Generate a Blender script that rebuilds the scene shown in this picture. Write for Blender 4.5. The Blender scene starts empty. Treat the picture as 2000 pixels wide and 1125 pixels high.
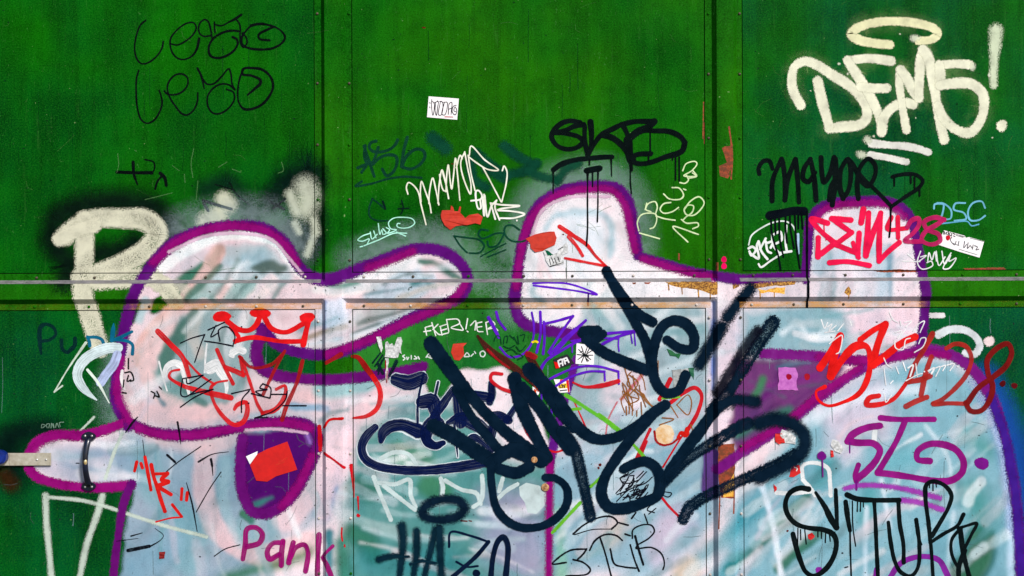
import bpy, bmesh, math, random
import numpy as np
from mathutils import Vector

random.seed(7)
RNG = np.random.RandomState(11)
S = 0.0015            # metres per photograph pixel on the wall plane
ZC = 1.45             # height of the camera axis above the ground
DIST = 3.6
TH = 0.0035           # the photographer held the camera a touch rotated
scn = bpy.context.scene
COL = scn.collection

# ------------------------------------------------------------------ camera
cam_d = bpy.data.cameras.new('camera')
cam = bpy.data.objects.new('camera', cam_d)
COL.objects.link(cam)
cam.location = (0, -DIST, ZC)
cam.rotation_mode = 'QUATERNION'
from mathutils import Euler, Quaternion
cam.rotation_quaternion = Euler((math.radians(90), 0, 0)).to_quaternion() @ Quaternion((0, 0, 1), -TH)
cam_d.sensor_width = 36
cam_d.lens = 36 * DIST / (2000 * S)
cam_d.clip_end = 500
scn.camera = cam

# ------------------------------------------------------------------ light
SUN_EL, SUN_AZ = math.radians(38), math.radians(34)   # azimuth: to the right of the wall's normal
world = bpy.data.worlds.new('World')
scn.world = world
world.use_nodes = True
wn = world.node_tree
sky = wn.nodes.new('ShaderNodeTexSky')
sky.sky_type = 'NISHITA'
sky.sun_disc = False
sky.sun_elevation = SUN_EL
sky.sun_rotation = math.pi - SUN_AZ
bg = wn.nodes['Background']
bg.inputs['Strength'].default_value = 0.055
wn.links.new(sky.outputs[0], bg.inputs['Color'])
sun_d = bpy.data.lights.new('sun', 'SUN')
sun_d.energy = 2.4
sun_d.angle = math.radians(11)
sun_d.color = (1.0, 0.95, 0.90)
sun = bpy.data.objects.new('sun', sun_d)
COL.objects.link(sun)
dirv = Vector((math.sin(SUN_AZ) * math.cos(SUN_EL), -math.cos(SUN_AZ) * math.cos(SUN_EL), math.sin(SUN_EL)))
sun.rotation_euler = dirv.to_track_quat('Z', 'Y').to_euler()
sun.location = (3, -6, 8)
vs = scn.view_settings
vs.view_transform = 'Standard'
vs.look = 'None'
vs.exposure = 0.95
vs.gamma = 1
scn.cycles.transparent_max_bounces = 64

# ------------------------------------------------------------------ helpers
def lin(c):
    c = c / 255.0
    return c / 12.92 if c <= 0.04045 else ((c + 0.055) / 1.055) ** 2.4

def rgb(c):
    return tuple(lin(v) for v in c) + (1.0,)

def to_wall(p):
    """photograph pixel -> pixel on the upright wall plane"""
    p = np.asarray(p, float).reshape(-1, 2)
    dx, dy = p[:, 0] - 1000, p[:, 1] - 562.5
    return np.stack([dx - TH * dy + 1000, dy + TH * dx + 562.5], 1)

# ---- relief of the wall (heights in metres towards the viewer; wall pixel coordinates)
RIBX = [-146.5, 616.0, 1378.5, 2141.0]
RIBW = 72.0
VPROF = [(0, .0015), (13, .0015), (21, .0172), (54, .0172), (62, .0015), (72, .0015)]
HY0 = 531.5
HPROF = [(0, .0012), (12.5, .0012), (20, .0164), (50, .0164), (59, .0012), (71, .0012)]
HY1 = HY0 + 71
YTOP, YBOT = -250.0, 1440.0
SEAM = 1.7
def hprof(t, prof):
    xs = [p[0] for p in prof]; hs = [p[1] for p in prof]
    h = np.interp(t, xs, hs)
    h[(t < xs[0]) | (t > xs[-1])] = 0
    return h
def height(wx, wy):
    h = hprof(wy - HY0, HPROF)
    for r in RIBX:
        h = np.maximum(h, hprof(wx - r, VPROF))
    return h
CREX = sorted(r + t for r in RIBX for t in [p[0] for p in VPROF] + [-SEAM, RIBW + SEAM])
CREY = sorted([HY0 + p[0] for p in HPROF] + [HY0 - SEAM, HY1 + SEAM])
def in_seam(cx, cy):
    m = np.zeros(len(cx), bool)
    ribz = np.zeros(len(cx), bool)
    for r in RIBX:
        ribz |= (cx >= r) & (cx <= r + RIBW)
        side = ((cx > r - SEAM) & (cx < r)) | ((cx > r + RIBW) & (cx < r + RIBW + SEAM))
        m |= side & ((cy < HY0) | (cy > HY1))
    m |= (((cy > HY0 - SEAM) & (cy < HY0)) | ((cy > HY1) & (cy < HY1 + SEAM))) & ~ribz
    return m

def world_pts(w, off):
    """wall pixels + offset above the relief -> metres"""
    w = np.asarray(w, float)
    h = height(w[:, 0], w[:, 1]) + off
    return np.stack([(w[:, 0] - 1000) * S, -h, ZC + (562.5 - w[:, 1]) * S], 1)

def link(o, parent=None):
    COL.objects.link(o)
    if parent is not None:
        o.parent = parent
        o.location = o.location - parent.location if False else o.location
    return o

def empty(name, loc):
    o = bpy.data.objects.new(name, None)
    o.empty_display_size = 0.05
    o.location = loc
    COL.objects.link(o)
    return o

def props(o, label=None, cat=None, group=None, kind=None):
    if label: o['label'] = label
    if cat: o['category'] = cat
    if group: o['group'] = group
    if kind: o['kind'] = kind
    return o

def child(name, me, parent, mat=None):
    """mesh with world coordinates hung under an Empty"""
    o = bpy.data.objects.new(name, me)
    if mat is not None:
        me.materials.append(mat)
    COL.objects.link(o)
    if parent is not None:
        o.parent = parent
        p = Vector((0, 0, 0)); q = parent
        while q is not None:
            p += q.location; q = q.parent
        o.location = -p
    return o

# ------------------------------------------------------------------ materials
def new_mat(name):
    m = bpy.data.materials.new(name)
    m.use_nodes = True
    nt = m.node_tree
    return m, nt, nt.nodes['Principled BSDF'], nt.nodes['Material Output']

class NB:
    """tiny node builder"""
    def __init__(s, nt): s.nt = nt
    def n(s, t, **kw):
        nd = s.nt.nodes.new(t)
        for k, v in kw.items(): setattr(nd, k, v)
        return nd
    def l(s, a, b): s.nt.links.new(a, b)
    def pos(s): 
        return s.n('ShaderNodeNewGeometry').outputs['Position']
    def noise(s, vec, scale, detail=3, rough=.55, dist=0):
        nd = s.n('ShaderNodeTexNoise')
        nd.inputs['Scale'].default_value = scale
        nd.inputs['Detail'].default_value = detail
        nd.inputs['Roughness'].default_value = rough
        nd.inputs['Distortion'].default_value = dist
        if vec is not None: s.l(vec, nd.inputs['Vector'])
        return nd.outputs['Fac']
    def rng(s, v, a, b, c=0., d=1., smooth=False):
        nd = s.n('ShaderNodeMapRange')
        nd.interpolation_type = 'SMOOTHSTEP' if smooth else 'LINEAR'
        nd.clamp = True
        s.l(v, nd.inputs['Value'])
        for k, x in zip(('From Min', 'From Max', 'To Min', 'To Max'), (a, b, c, d)):
            nd.inputs[k].default_value = x
        return nd.outputs['Result']
    def math(s, op, a, b=None):
        nd = s.n('ShaderNodeMath', operation=op)
        for i, x in enumerate((a, b)):
            if x is None: continue
            if isinstance(x, (int, float)): nd.inputs[i].default_value = x
            else: s.l(x, nd.inputs[i])
        return nd.outputs[0]
    def mix(s, f, a, b, blend='MIX'):
        nd = s.n('ShaderNodeMix', data_type='RGBA', blend_type=blend)
        for key, x in ((0, f), (6, a), (7, b)):
            if isinstance(x, (int, float)): nd.inputs[key].default_value = x
            elif isinstance(x, tuple): nd.inputs[key].default_value = x
            else: s.l(x, nd.inputs[key])
        return nd.outputs[2]
    def scale(s, vec, v3):
        nd = s.n('ShaderNodeVectorMath', operation='MULTIPLY')
        s.l(vec, nd.inputs[0]); nd.inputs[1].default_value = v3
        return nd.outputs[0]
    def bump(s, h, strength, dist, normal=None):
        nd = s.n('ShaderNodeBump')
        nd.inputs['Strength'].default_value = strength
        nd.inputs['Distance'].default_value = dist
        s.l(h, nd.inputs['Height'])
        if normal is not None: s.l(normal, nd.inputs['Normal'])
        return nd.outputs['Normal']

def wall_bump(b, fine=.0003):
    """gentle oil-canning of the sheet plus orange-peel of the paint: shared by sheet metal and paint"""
    p = b.pos()
    n1 = b.bump(b.noise(p, 2.6, 1), .6, .035)
    return b.bump(b.noise(p, 420, 2), .5, fine, n1)

def metal_green(name='green_painted_steel', a=(2, 94, 16), c2=(24, 102, 2)):
    m, nt, bs, out = new_mat(name)
    b = NB(nt); p = b.pos()
    big = b.noise(p, 1.7, 3, .6)
    med = b.noise(b.scale(p, (1, 1, .35)), 7, 5, .65)
    run = b.noise(b.scale(p, (1, 1, .05)), 38, 4, .6)
    fine = b.noise(p, 240, 3, .75)
    def mul(f, c, t): return b.mix(f, c, b.mix(1.0, c, rgb(t), 'MULTIPLY'))
    c = b.mix(b.rng(big, .40, .60), rgb(a), rgb(c2))
    c = mul(b.rng(big, .30, .46, .9, 0), c, (150, 176, 186))
    c = mul(b.rng(med, .40, .66, 0, .9), c, (166, 182, 176))
    c = mul(b.rng(b.noise(p, 15, 6, .7), .48, .70, 0, .7), c, (176, 190, 196))
    c = mul(b.rng(run, .5, .72, 0, .6), c, (180, 188, 180))
    c = b.mix(b.rng(b.noise(b.scale(p, (1, 1, .08)), 55, 4, .7), .60, .78, 0, .20), c, rgb((84, 140, 70)))
    c = b.mix(b.rng(fine, .47, .72, 0, .55), c, rgb((30, 122, 20)))
    c = mul(b.rng(fine, .34, .47, .7, 0), c, (150, 170, 150))
    sp = b.noise(p, 70, 2)
    c = b.mix(b.rng(sp, .70, .74, 0, .7), c, rgb((14, 44, 22)))
    c = b.mix(b.rng(sp, .27, .24, 0, .5), c, rgb((150, 180, 120)))
    sc = b.noise(b.scale(p, (14, 1, 5)), 6, 3, .6, 3.0)
    c = b.mix(b.rng(sc, .66, .72, 0, .25), c, rgb((90, 146, 80)))
    b.l(c, bs.inputs['Base Color'])
    b.l(b.rng(med, .3, .7, .42, .62), bs.inputs['Roughness'])
    bs.inputs['Specular IOR Level'].default_value = .02
    b.l(wall_bump(b, .0004), bs.inputs['Normal'])
    return m

def plain(name, c, rough=.6, metal=0., var=.25, scale=40., c2=None, bump=.0002, spec=.35):
    m, nt, bs, out = new_mat(name)
    b = NB(nt); p = b.pos()
    c1 = rgb(c); cc = rgb(c2) if c2 else tuple(v * .5 for v in c1[:3]) + (1.,)
    n = b.noise(p, scale, 5, .65)
    b.l(b.mix(b.rng(n, .35, .72, 0, 1 if c2 else var * 2), c1, cc), bs.inputs['Base Color'])
    bs.inputs['Roughness'].default_value = rough
    bs.inputs['Metallic'].default_value = metal
    bs.inputs['Specular IOR Level'].default_value = spec
    if bump: b.l(b.bump(b.noise(p, scale * 6, 3), .6, bump), bs.inputs['Normal'])
    return m

PAINTS = {}
def paint(c, kind='marker', op=1.0):
    """paint on the wall: opacity follows the stroke's own profile (UV = distance from its spine)"""
    key = (c, kind, op)
    if key in PAINTS: return PAINTS[key]
    soft, speck, streak, rough = {
        'marker': (.14, .3, .16, .38), 'pen': (.35, .5, .42, .5), 'spray': (.36, 1.0, .10, .55), 'soft': (.80, 1.2, .2, .6), 'line': (.50, 1.2, .2, .55), 'speck': (.44, 1.2, .2, .55),
        'haze': (1.0, 1.0, .30, .65), 'brush': (.10, .4, .75, .4), 'worn': (.30, 1.2, .55, .6), 'flat': (.14, .0, .10, .5),
        'fat': (.20, .8, .16, .5)}[kind]
    m, nt, bs, out = new_mat('paint_%s_%02x%02x%02x_%d' % ((kind,) + c + (int(op * 100),)))
    b = NB(nt); p = b.pos()
    uv = b.n('ShaderNodeUVMap', uv_map='prof').outputs[0]
    arc = b.n('ShaderNodeUVMap', uv_map='arc').outputs[0]
    r = b.n('ShaderNodeVectorMath', operation='LENGTH'); b.l(uv, r.inputs[0])
    edge = b.noise(p, 90, 2)
    rr = b.math('ADD', b.math('MULTIPLY', r.outputs['Value'], 1.05), b.rng(edge, .3, .7, -.045, .045))
    cov = b.rng(rr, 1 - soft, 1 + soft * .96, 1, 0, smooth=True)
    sp = b.noise(p, 330, 2, .6)
    amp = b.math('MULTIPLY', b.math('MULTIPLY', cov, b.math('SUBTRACT', 1.0, cov)), 4 * speck)
    t = b.math('ADD', cov, b.math('MULTIPLY', b.rng(sp, .3, .7, -.5, .5), amp))
    if kind == 'haze':
        a = b.rng(t, .02, 1.0)
    elif kind == 'soft':
        a = b.rng(t, .08, .85)
    else:
        a = b.rng(t, .25, .75)
    brist = b.noise(b.scale(arc, (.12, 7, 1)), 1.0, 4, .7)
    blot = b.noise(p, 24, 4, .6)
    thin = b.math('MULTIPLY', b.rng(brist, .45, .72) if kind in ('brush', 'worn') else (b.rng(b.noise(b.scale(arc, (.35, .4, 1)), 1.0, 4, .7), .5, .75) if kind in ('pen', 'marker') else b.rng(blot, .45, .8)), streak)
    a = b.math('MULTIPLY', a, b.math('SUBTRACT', op, thin))
    if kind == 'speck':
        grain = b.rng(sp, .44, .62)
        bare = b.math('MULTIPLY', b.rng(b.noise(p, 9, 2), .36, .56), b.rng(rr, .85, .3))
        a = b.math('MULTIPLY', a, b.math('SUBTRACT', 1.0, b.math('MULTIPLY', b.math('MULTIPLY', grain, bare), .85)))
    a = b.math('MAXIMUM', a, 0.0)
    c1 = rgb(c)
    dk = tuple(v * .66 for v in c1[:3]) + (1.,)
    lt = tuple(min(.9, v * 1.15 + .002) for v in c1[:3]) + (1.,)
    cc = b.mix(b.rng(blot, .3, .7), dk, lt)
    fine = b.noise(p, 300, 2)
    cc = b.mix(b.rng(fine, .5, .8, 0, .25), cc, lt)
    b.l(cc, bs.inputs['Base Color'])
    b.l(a, bs.inputs['Alpha'])
    bs.inputs['Roughness'].default_value = rough
    bs.inputs['Specular IOR Level'].default_value = .02
    b.l(wall_bump(b), bs.inputs['Normal'])
    PAINTS[key] = (m, 1 + soft)
    return PAINTS[key]

def fill_mat():
    m, nt, bs, out = new_mat('mural_fill_paint')
    b = NB(nt); p = b.pos()
    at = b.n('ShaderNodeAttribute', attribute_name='fillcol')
    col = at.outputs['Color']
    def tint(f, c, t): return b.mix(f, c, b.mix(1.0, c, rgb(t), 'MULTIPLY'))
    n1 = b.noise(p, 8, 6, .66)
    st = b.noise(b.scale(p, (1, 1, .25)), 30, 5, .65)
    rot = b.n('ShaderNodeVectorRotate', rotation_type='Y_AXIS'); b.l(p, rot.inputs['Vector']); rot.inputs['Angle'].default_value = .8
    dg = b.noise(b.scale(rot.outputs[0], (.2, 1, 1)), 22, 4, .6)
    sp = b.noise(p, 330, 2, .7)
    c = tint(b.rng(n1, .46, .66, 0, .6), col, (206, 230, 236))
    c = tint(b.rng(n1, .30, .46, .5, 0), c, (244, 222, 228))
    c = tint(b.rng(st, .5, .7, 0, .45), c, (206, 208, 210))
    c = tint(b.rng(dg, .55, .7, 0, .5), c, (196, 222, 222))
    c = tint(b.rng(sp, .45, .75, 0, .6), c, (158, 178, 176))
    dots = b.noise(p, 85, 2, .5)
    c = b.mix(b.rng(dots, .70, .73, 0, .8), c, rgb((62, 72, 68)))
    chip = b.noise(p, 34, 4, .7)
    c = b.mix(b.rng(chip, .70, .73, 0, .6), c, rgb((90, 120, 100)))
    A = at.outputs['Alpha']
    al = b.math('ADD', A, b.math('MULTIPLY', b.rng(sp, .3, .7, -.5, .5), b.math('MULTIPLY', b.math('MULTIPLY', A, b.math('SUBTRACT', 1.0, A)), 3.0)))
    b.l(c, bs.inputs['Base Color']); b.l(b.rng(al, .10, .90), bs.inputs['Alpha'])
    bs.inputs['Roughness'].default_value = .55
    bs.inputs['Specular IOR Level'].default_value = .02
    b.l(wall_bump(b), bs.inputs['Normal'])
    return m

# ------------------------------------------------------------------ strokes -> meshes
def catmull(P, step):
    P = np.asarray(P, float)
    if len(P) == 1: return P
    if len(P) == 2:
        n = max(2, int(np.hypot(*(P[1, :2] - P[0, :2])) / step) + 1)
        t = np.linspace(0, 1, n)[:, None]
        return P[0] * (1 - t) + P[1] * t
    Q = np.vstack([2 * P[0] - P[1], P, 2 * P[-1] - P[-2]])
    out = []
    for i in range(1, len(Q) - 2):
        p0, p1, p2, p3 = Q[i - 1], Q[i], Q[i + 1], Q[i + 2]
        d = [max(1e-3, np.hypot(*(b_[:2] - a_[:2])) ** .5) for a_, b_ in ((p0, p1), (p1, p2), (p2, p3))]
        t0, t1 = 0, d[0]; t2 = t1 + d[1]; t3 = t2 + d[2]
        n = max(2, int(d[1] ** 2 / step) + 1)
        t = np.linspace(t1, t2, n, endpoint=False)[:, None]
        A1 = (t1 - t) / (t1 - t0) * p0 + (t - t0) / (t1 - t0) * p1
        A2 = (t2 - t) / (t2 - t1) * p1 + (t - t1) / (t2 - t1) * p2
        A3 = (t3 - t) / (t3 - t2) * p2 + (t - t2) / (t3 - t2) * p3
        B1 = (t2 - t) / (t2 - t0) * A1 + (t - t0) / (t2 - t0) * A2
        B2 = (t3 - t) / (t3 - t1) * A2 + (t - t1) / (t3 - t1) * A3
        out.append((t2 - t) / (t2 - t1) * B1 + (t - t1) / (t2 - t1) * B2)
    out.append(P[-1:])
    return np.vstack(out)

CELL = 4
OX, OY = 160, 260
OCC = np.zeros((1760 // CELL, 2420 // CELL), int)
LAYER = .00004
BASE = .00012
def take_layer(pts, rad):
    """lowest free paint layer above everything already under this stroke"""
    pts = np.asarray(pts); rad = np.broadcast_to(rad, len(pts))
    rows, cols = [], []
    k = max(1, len(pts) // 400)
    for (x, y), r in zip(pts[::k], rad[::k]):
        r = r + 2
        x0, x1 = int((x - r + OX) // CELL), int((x + r + OX) // CELL)
        y0, y1 = int((y - r + OY) // CELL), int((y + r + OY) // CELL)
        x0, y0 = max(0, x0), max(0, y0)
        x1, y1 = min(OCC.shape[1] - 1, x1), min(OCC.shape[0] - 1, y1)
        if x1 < x0 or y1 < y0: continue
        g = np.mgrid[y0:y1 + 1, x0:x1 + 1].reshape(2, -1)
        rows.append(g[0]); cols.append(g[1])
    if not rows: return 1
    rows = np.concatenate(rows); cols = np.concatenate(cols)
    L = OCC[rows, cols].max() + 1
    OCC[rows, cols] = L
    return L

def conform(verts, faces, uvs, arcs, offs, me):
    """cut a flat sheet (wall pixels) along the folds of the sheet metal, drop what lies over open seams, lay it on the relief"""
    bm = bmesh.new()
    u1 = bm.loops.layers.uv.new('prof'); u2 = bm.loops.layers.uv.new('arc')
    lo = bm.verts.layers.float.new('off')
    vs_ = []
    for v, o in zip(verts, offs):
        bv = bm.verts.new((v[0], v[1], 0)); bv[lo] = o; vs_.append(bv)
    for f in faces:
        try: bf = bm.faces.new([vs_[i] for i in f])
        except ValueError: continue
        for lp, i in zip(bf.loops, f):
            lp[u1].uv = uvs[i]; lp[u2].uv = arcs[i]
    V = np.asarray(verts)
    mn, mx = V.min(0), V.max(0)
    cut = False
    for cx in CREX:
        if mn[0] < cx < mx[0]:
            bmesh.ops.bisect_plane(bm, geom=bm.verts[:] + bm.edges[:] + bm.faces[:], dist=1e-4, plane_co=(cx, 0, 0), plane_no=(1, 0, 0)); cut = True
    for cy in CREY:
        if mn[1] < cy < mx[1]:
            bmesh.ops.bisect_plane(bm, geom=bm.verts[:] + bm.edges[:] + bm.faces[:], dist=1e-4, plane_co=(0, cy, 0), plane_no=(0, 1, 0)); cut = True
    if cut and bm.faces:
        cs = np.array([f.calc_center_median()[:2] for f in bm.faces])
        m = in_seam(cs[:, 0], cs[:, 1])
        kill = [f for f, k in zip(bm.faces[:], m) if k]
        if kill: bmesh.ops.delete(bm, geom=kill, context='FACES')
    if any(len(f.verts) > 4 for f in bm.faces):
        bmesh.ops.triangulate(bm, faces=[f for f in bm.faces if len(f.verts) > 4])
    if bm.verts:
        w = np.array([v.co[:2] for v in bm.verts]); o = np.array([v[lo] for v in bm.verts])
        P = world_pts(w, o)
        for v, p in zip(bm.verts, P): v.co = p
    # face the viewer
    for f in bm.faces:
        f.normal_update()
        if f.normal.y > 0: f.normal_flip()
    bm.to_mesh(me); bm.free()

class Sheet:
    def __init__(s): s.v, s.f, s.u, s.a, s.o = [], [], [], [], []
    def add(s, v, f, u, a, o):
        k = len(s.v)
        s.v += [tuple(x) for x in v]; s.u += [tuple(x) for x in u]; s.a += [tuple(x) for x in a]; s.o += list(o)
        s.f += [tuple(i + k for i in q) for q in f]
    def mesh(s, name):
        me = bpy.data.meshes.new(name)
        conform(s.v, s.f, s.u, s.a, s.o, me)
        return me

def ribbon(sh, P, rmax, lift=0):
    """P: n x 3 (wall x, wall y, width)"""
    L = take_layer(P[:, :2], P[:, 2] * rmax / 2)
    d = np.gradient(P[:, :2], axis=0)
    ln = np.hypot(d[:, 0], d[:, 1]); ln[ln < 1e-6] = 1
    T = d / ln[:, None]
    N = np.stack([-T[:, 1], T[:, 0]], 1)
    hw = P[:, 2:3] / 2
    # rounded ends: one more row beyond each end
    c0 = P[0, :2] - T[0] * hw[0] * rmax; c1 = P[-1, :2] + T[-1] * hw[-1] * rmax
    X = np.vstack([c0, P[:, :2], c1]); NN = np.vstack([N[:1], N, N[-1:]]); H = np.vstack([hw[:1], hw, hw[-1:]])
    ux = np.zeros(len(X)); ux[0] = -rmax; ux[-1] = rmax
    seg = np.hypot(*np.diff(X, axis=0).T); s_ = np.concatenate([[0], np.cumsum(seg)])
    base = BASE + (L + lift) * LAYER
    o = base + np.linspace(0, LAYER * .8, len(X))
    n = len(X)
    v, u, a, oo = [], [], [], []
    for sgn in (-1, 1):
        v.append(X + NN * H * rmax * sgn)
        u.append(np.stack([ux, np.full(n, rmax * sgn)], 1))
        a.append(np.stack([s_ / max(1, float(np.mean(P[:, 2])) / 2) + L * 3.7, np.full(n, rmax * sgn + L * 2.3)], 1))
        oo.append(o)
    f = [(i, i + 1, n + i + 1, n + i) for i in range(n - 1)]
    sh.add(np.vstack(v), f, np.vstack(u), np.vstack(a), np.concatenate(oo))

def blob(sh, c, rx, ry, rmax, rot=0., wob=.06):
    n = 28
    L = take_layer(np.array([c]), max(rx, ry) * rmax)
    t = np.linspace(0, 2 * math.pi, n, endpoint=False)
    w = 1 + wob * np.sin(t * 2 + c[0]) + wob * .7 * np.sin(t * 3 + c[1])
    x, y = np.cos(t) * rx * rmax * w, np.sin(t) * ry * rmax * w
    X = np.stack([c[0] + x * math.cos(rot) - y * math.sin(rot), c[1] + x * math.sin(rot) + y * math.cos(rot)], 1)
    v = np.vstack([[c], X])
    u = [(0, 0)] + [(math.cos(q) * rmax, math.sin(q) * rmax) for q in t]
    a = [(q[0] * 3 + L, q[1] * 3) for q in u]
    f = [(0, 1 + i, 1 + (i + 1) % n) for i in range(n)]
    sh.add(v, f, u, a, [BASE + L * LAYER] * (n + 1))

def poly(sh, P, jag=0., extra=0.):
    P = np.asarray(P, float)
    if jag:
        Q = []
        for i in range(len(P)):
            a_, b_ = P[i], P[(i + 1) % len(P)]
            n = max(1, int(np.hypot(*(b_ - a_)) / (jag * 1.6)))
            for k in range(n):
                q = a_ + (b_ - a_) * k / n
                Q.append(q + (RNG.rand(2) - .5) * jag * (.7 if k else .3) * 4 / 3.6 / 1.3)
        P = np.array(Q)
    g = [P]
    for k in (.75, .5, .25, 0): g.append(P.mean(0) + (P - P.mean(0)) * k)
    L = take_layer(np.vstack(g), 3)
    from mathutils.geometry import tessellate_polygon
    tri = tessellate_polygon([[Vector((q[0], q[1], 0)) for q in P]])
    sh.add(P, [tuple(t) for t in tri], [(0, 0)] * len(P), P / 6.0 + L, [BASE + L * LAYER + extra] * len(P))

FR = dict(F=(0, 0, 1), A1=(200, 0, 4.5), A2=(600, 150, 4.5), A3=(1000, 200, 4.5), A4=(1500, 0, 3.606), A5=(1440, 280, 3.606), A6=(50, 280, 3.0),
          A7=(650, 360, 4.5), A8=(980, 340, 3.606), B1=(0, 600, 4.5), B2=(300, 580, 3.606), B3=(650, 600, 4.5), B4=(900, 580, 3.606),
          B5=(1200, 500, 3.606), B6=(1500, 580, 3.606), B7=(0, 812, 3.594), B8=(400, 812, 3.594), C1=(680, 812, 3.594),
          C2=(1050, 812, 3.594), C3=(1500, 812, 3.594), Y=(625, 566, 3.197))
def draw(sh, frame, text, w, rmax, jag=0.):
    """one stroke per ';'. 'x,y x,y,w ...' curve, 'o x,y rx,ry' spot, 'p x,y ...' patch, '@w' sets the width"""
    x0, y0, sc = FR[frame]
    for s_ in text.split(';'):
        s_ = s_.strip()
        if not s_: continue
        tok = s_.split()
        mode = 'c'; ww = w
        if tok[0][0] == '@': ww = float(tok[0][1:]); tok = tok[1:]
        if tok[0] in ('o', 'p'): mode = tok[0]; tok = tok[1:]
        nums = [tuple(float(q) for q in t.split(',')) for t in tok]
        if mode == 'o':
            c = to_wall([(nums[0][0] / sc + x0, nums[0][1] / sc + y0)])[0]
            blob(sh, c, nums[1][0] / sc, nums[1][1] / sc, rmax, math.radians(nums[2][0]) if len(nums) > 2 else 0.)
            continue
        xy = to_wall([(q[0] / sc + x0, q[1] / sc + y0) for q in nums])
        if mode == 'p':
            poly(sh, xy, jag); continue
        last = ww; W = []
        for q in nums:
            if len(q) > 2: last = q[2]
            W.append(last / sc)
        P = np.column_stack([xy, W])
        step = max(1.0, min(float(np.mean(W)) * .22, 4.0))
        Q = catmull(P, step)
        sl = np.concatenate([[0], np.cumsum(np.hypot(*np.diff(Q[:, :2], axis=0).T))]) / max(6., float(np.mean(W)) * 1.3)
        ph = RNG.rand(3) * 7
        Q[:, 2] *= 1 + .055 * np.sin(sl + ph[0]) + .045 * np.sin(sl * .43 + ph[1]) + .03 * np.sin(sl * 2.3 + ph[2])
        ribbon(sh, Q, rmax)

def thing_base(meshes):
    lo = np.array([1e9] * 3); hi = -lo
    for me in meshes:
        n = len(me.vertices)
        if not n: continue
        a = np.empty(n * 3); me.vertices.foreach_get('co', a); a = a.reshape(-1, 3)
        lo = np.minimum(lo, a.min(0)); hi = np.maximum(hi, a.max(0))
    return Vector(((lo[0] + hi[0]) / 2, 0, lo[2]))

def tag(name, label, cat, parts, group=None):
    """parts: (part name, colour, kind, opacity, frame, width, strokes[, jag]); one mesh object for each part"""
    made = []
    for p in parts:
        pn, c, kind, op, fr, w, txt = p[:7]
        mat, rmax = paint(c, kind, op)
        for piece in txt.split('|'):
            sh = Sheet()
            draw(sh, fr, piece, w, rmax, p[7] if len(p) > 7 else 0.)
            me = sh.mesh(pn)
            if len(me.polygons): made.append((pn, me, mat))
    if len(made) == 1:
        pn, me, mat = made[0]
        b = thing_base([me])
        o = bpy.data.objects.new(name, me); me.materials.append(mat); COL.objects.link(o)
        me.transform(__import__('mathutils').Matrix.Translation(-b)); o.location = b
        return props(o, label, cat, group)
    b = thing_base([m[1] for m in made])
    e = empty(name, b)
    props(e, label, cat, group)
    for pn, me, mat in made: child(pn, me, e, mat)
    return e

# ------------------------------------------------------------------ the setting
def box_mesh(name, x0, x1, y0, y1, z0, z1, bevel=0.):
    bm = bmesh.new()
    bmesh.ops.create_cube(bm, size=1)
    for v in bm.verts:
        v.co = ((x0 + x1) / 2 + v.co.x * (x1 - x0), (y0 + y1) / 2 + v.co.y * (y1 - y0), (z0 + z1) / 2 + v.co.z * (z1 - z0))
    if bevel:
        bmesh.ops.bevel(bm, geom=bm.edges[:], offset=bevel, segments=2, affect='EDGES')
    me = bpy.data.meshes.new(name); bm.to_mesh(me); bm.free()
    return me

gm = bpy.data.meshes.new('ground')
gm.from_pydata([(-60, -60, 0), (60, -60, 0), (60, 60, 0), (-60, 60, 0)], [], [(0, 1, 2, 3)])
ground = bpy.data.objects.new('ground', gm); COL.objects.link(ground)
gm.materials.append(plain('worn_asphalt', (92, 90, 88), .9, c2=(70, 68, 66), scale=3))
props(ground, 'worn grey asphalt ground before the wall', kind='structure')

def wx(x): return (x - 1000) * S
def wz(y): return ZC + (562.5 - y) * S

GREEN = metal_green(a=(4, 92, 8), c2=(34, 106, 4))
DARK = plain('black_seam_shade', (14, 17, 13), .9, c2=(24, 22, 14))  # near-black backing: the shadow in the open seams is put into its colour
wall = empty('metal_wall', (0, 0, wz(YBOT)))
props(wall, 'green painted sheet metal wall of riveted panels and folded ribs', 'wall')
child('wall_frame', box_mesh('wall_frame', wx(-146), wx(2212), .006, .045, wz(YBOT) - .02, wz(YTOP)), wall, DARK)
PANELX = [(RIBX[i] + RIBW + SEAM, RIBX[i + 1] - SEAM) for i in range(3)]
PGREEN = [[metal_green('green_steel_left', (0, 78, 16), (8, 94, 2)), metal_green('green_steel_lower_left', (0, 70, 38), (0, 86, 26))],
          [metal_green('green_steel_middle', (4, 92, 8), (30, 102, 0)), metal_green('green_steel_lower_middle', (16, 104, 48), (46, 128, 44))],
          [metal_green('green_steel_right', (0, 78, 44), (10, 94, 14)), metal_green('green_steel_lower_right', (0, 70, 50), (0, 84, 44))]]
for ci, (a, c) in enumerate(PANELX):
    for ri, (t, d) in enumerate( ((YTOP, HY0 - SEAM), (HY1 + SEAM, YBOT))):
        child('panel', box_mesh('panel', wx(a), wx(c), 0, .004, wz(d), wz(t)), wall, PGREEN[ci][ri])

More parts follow.
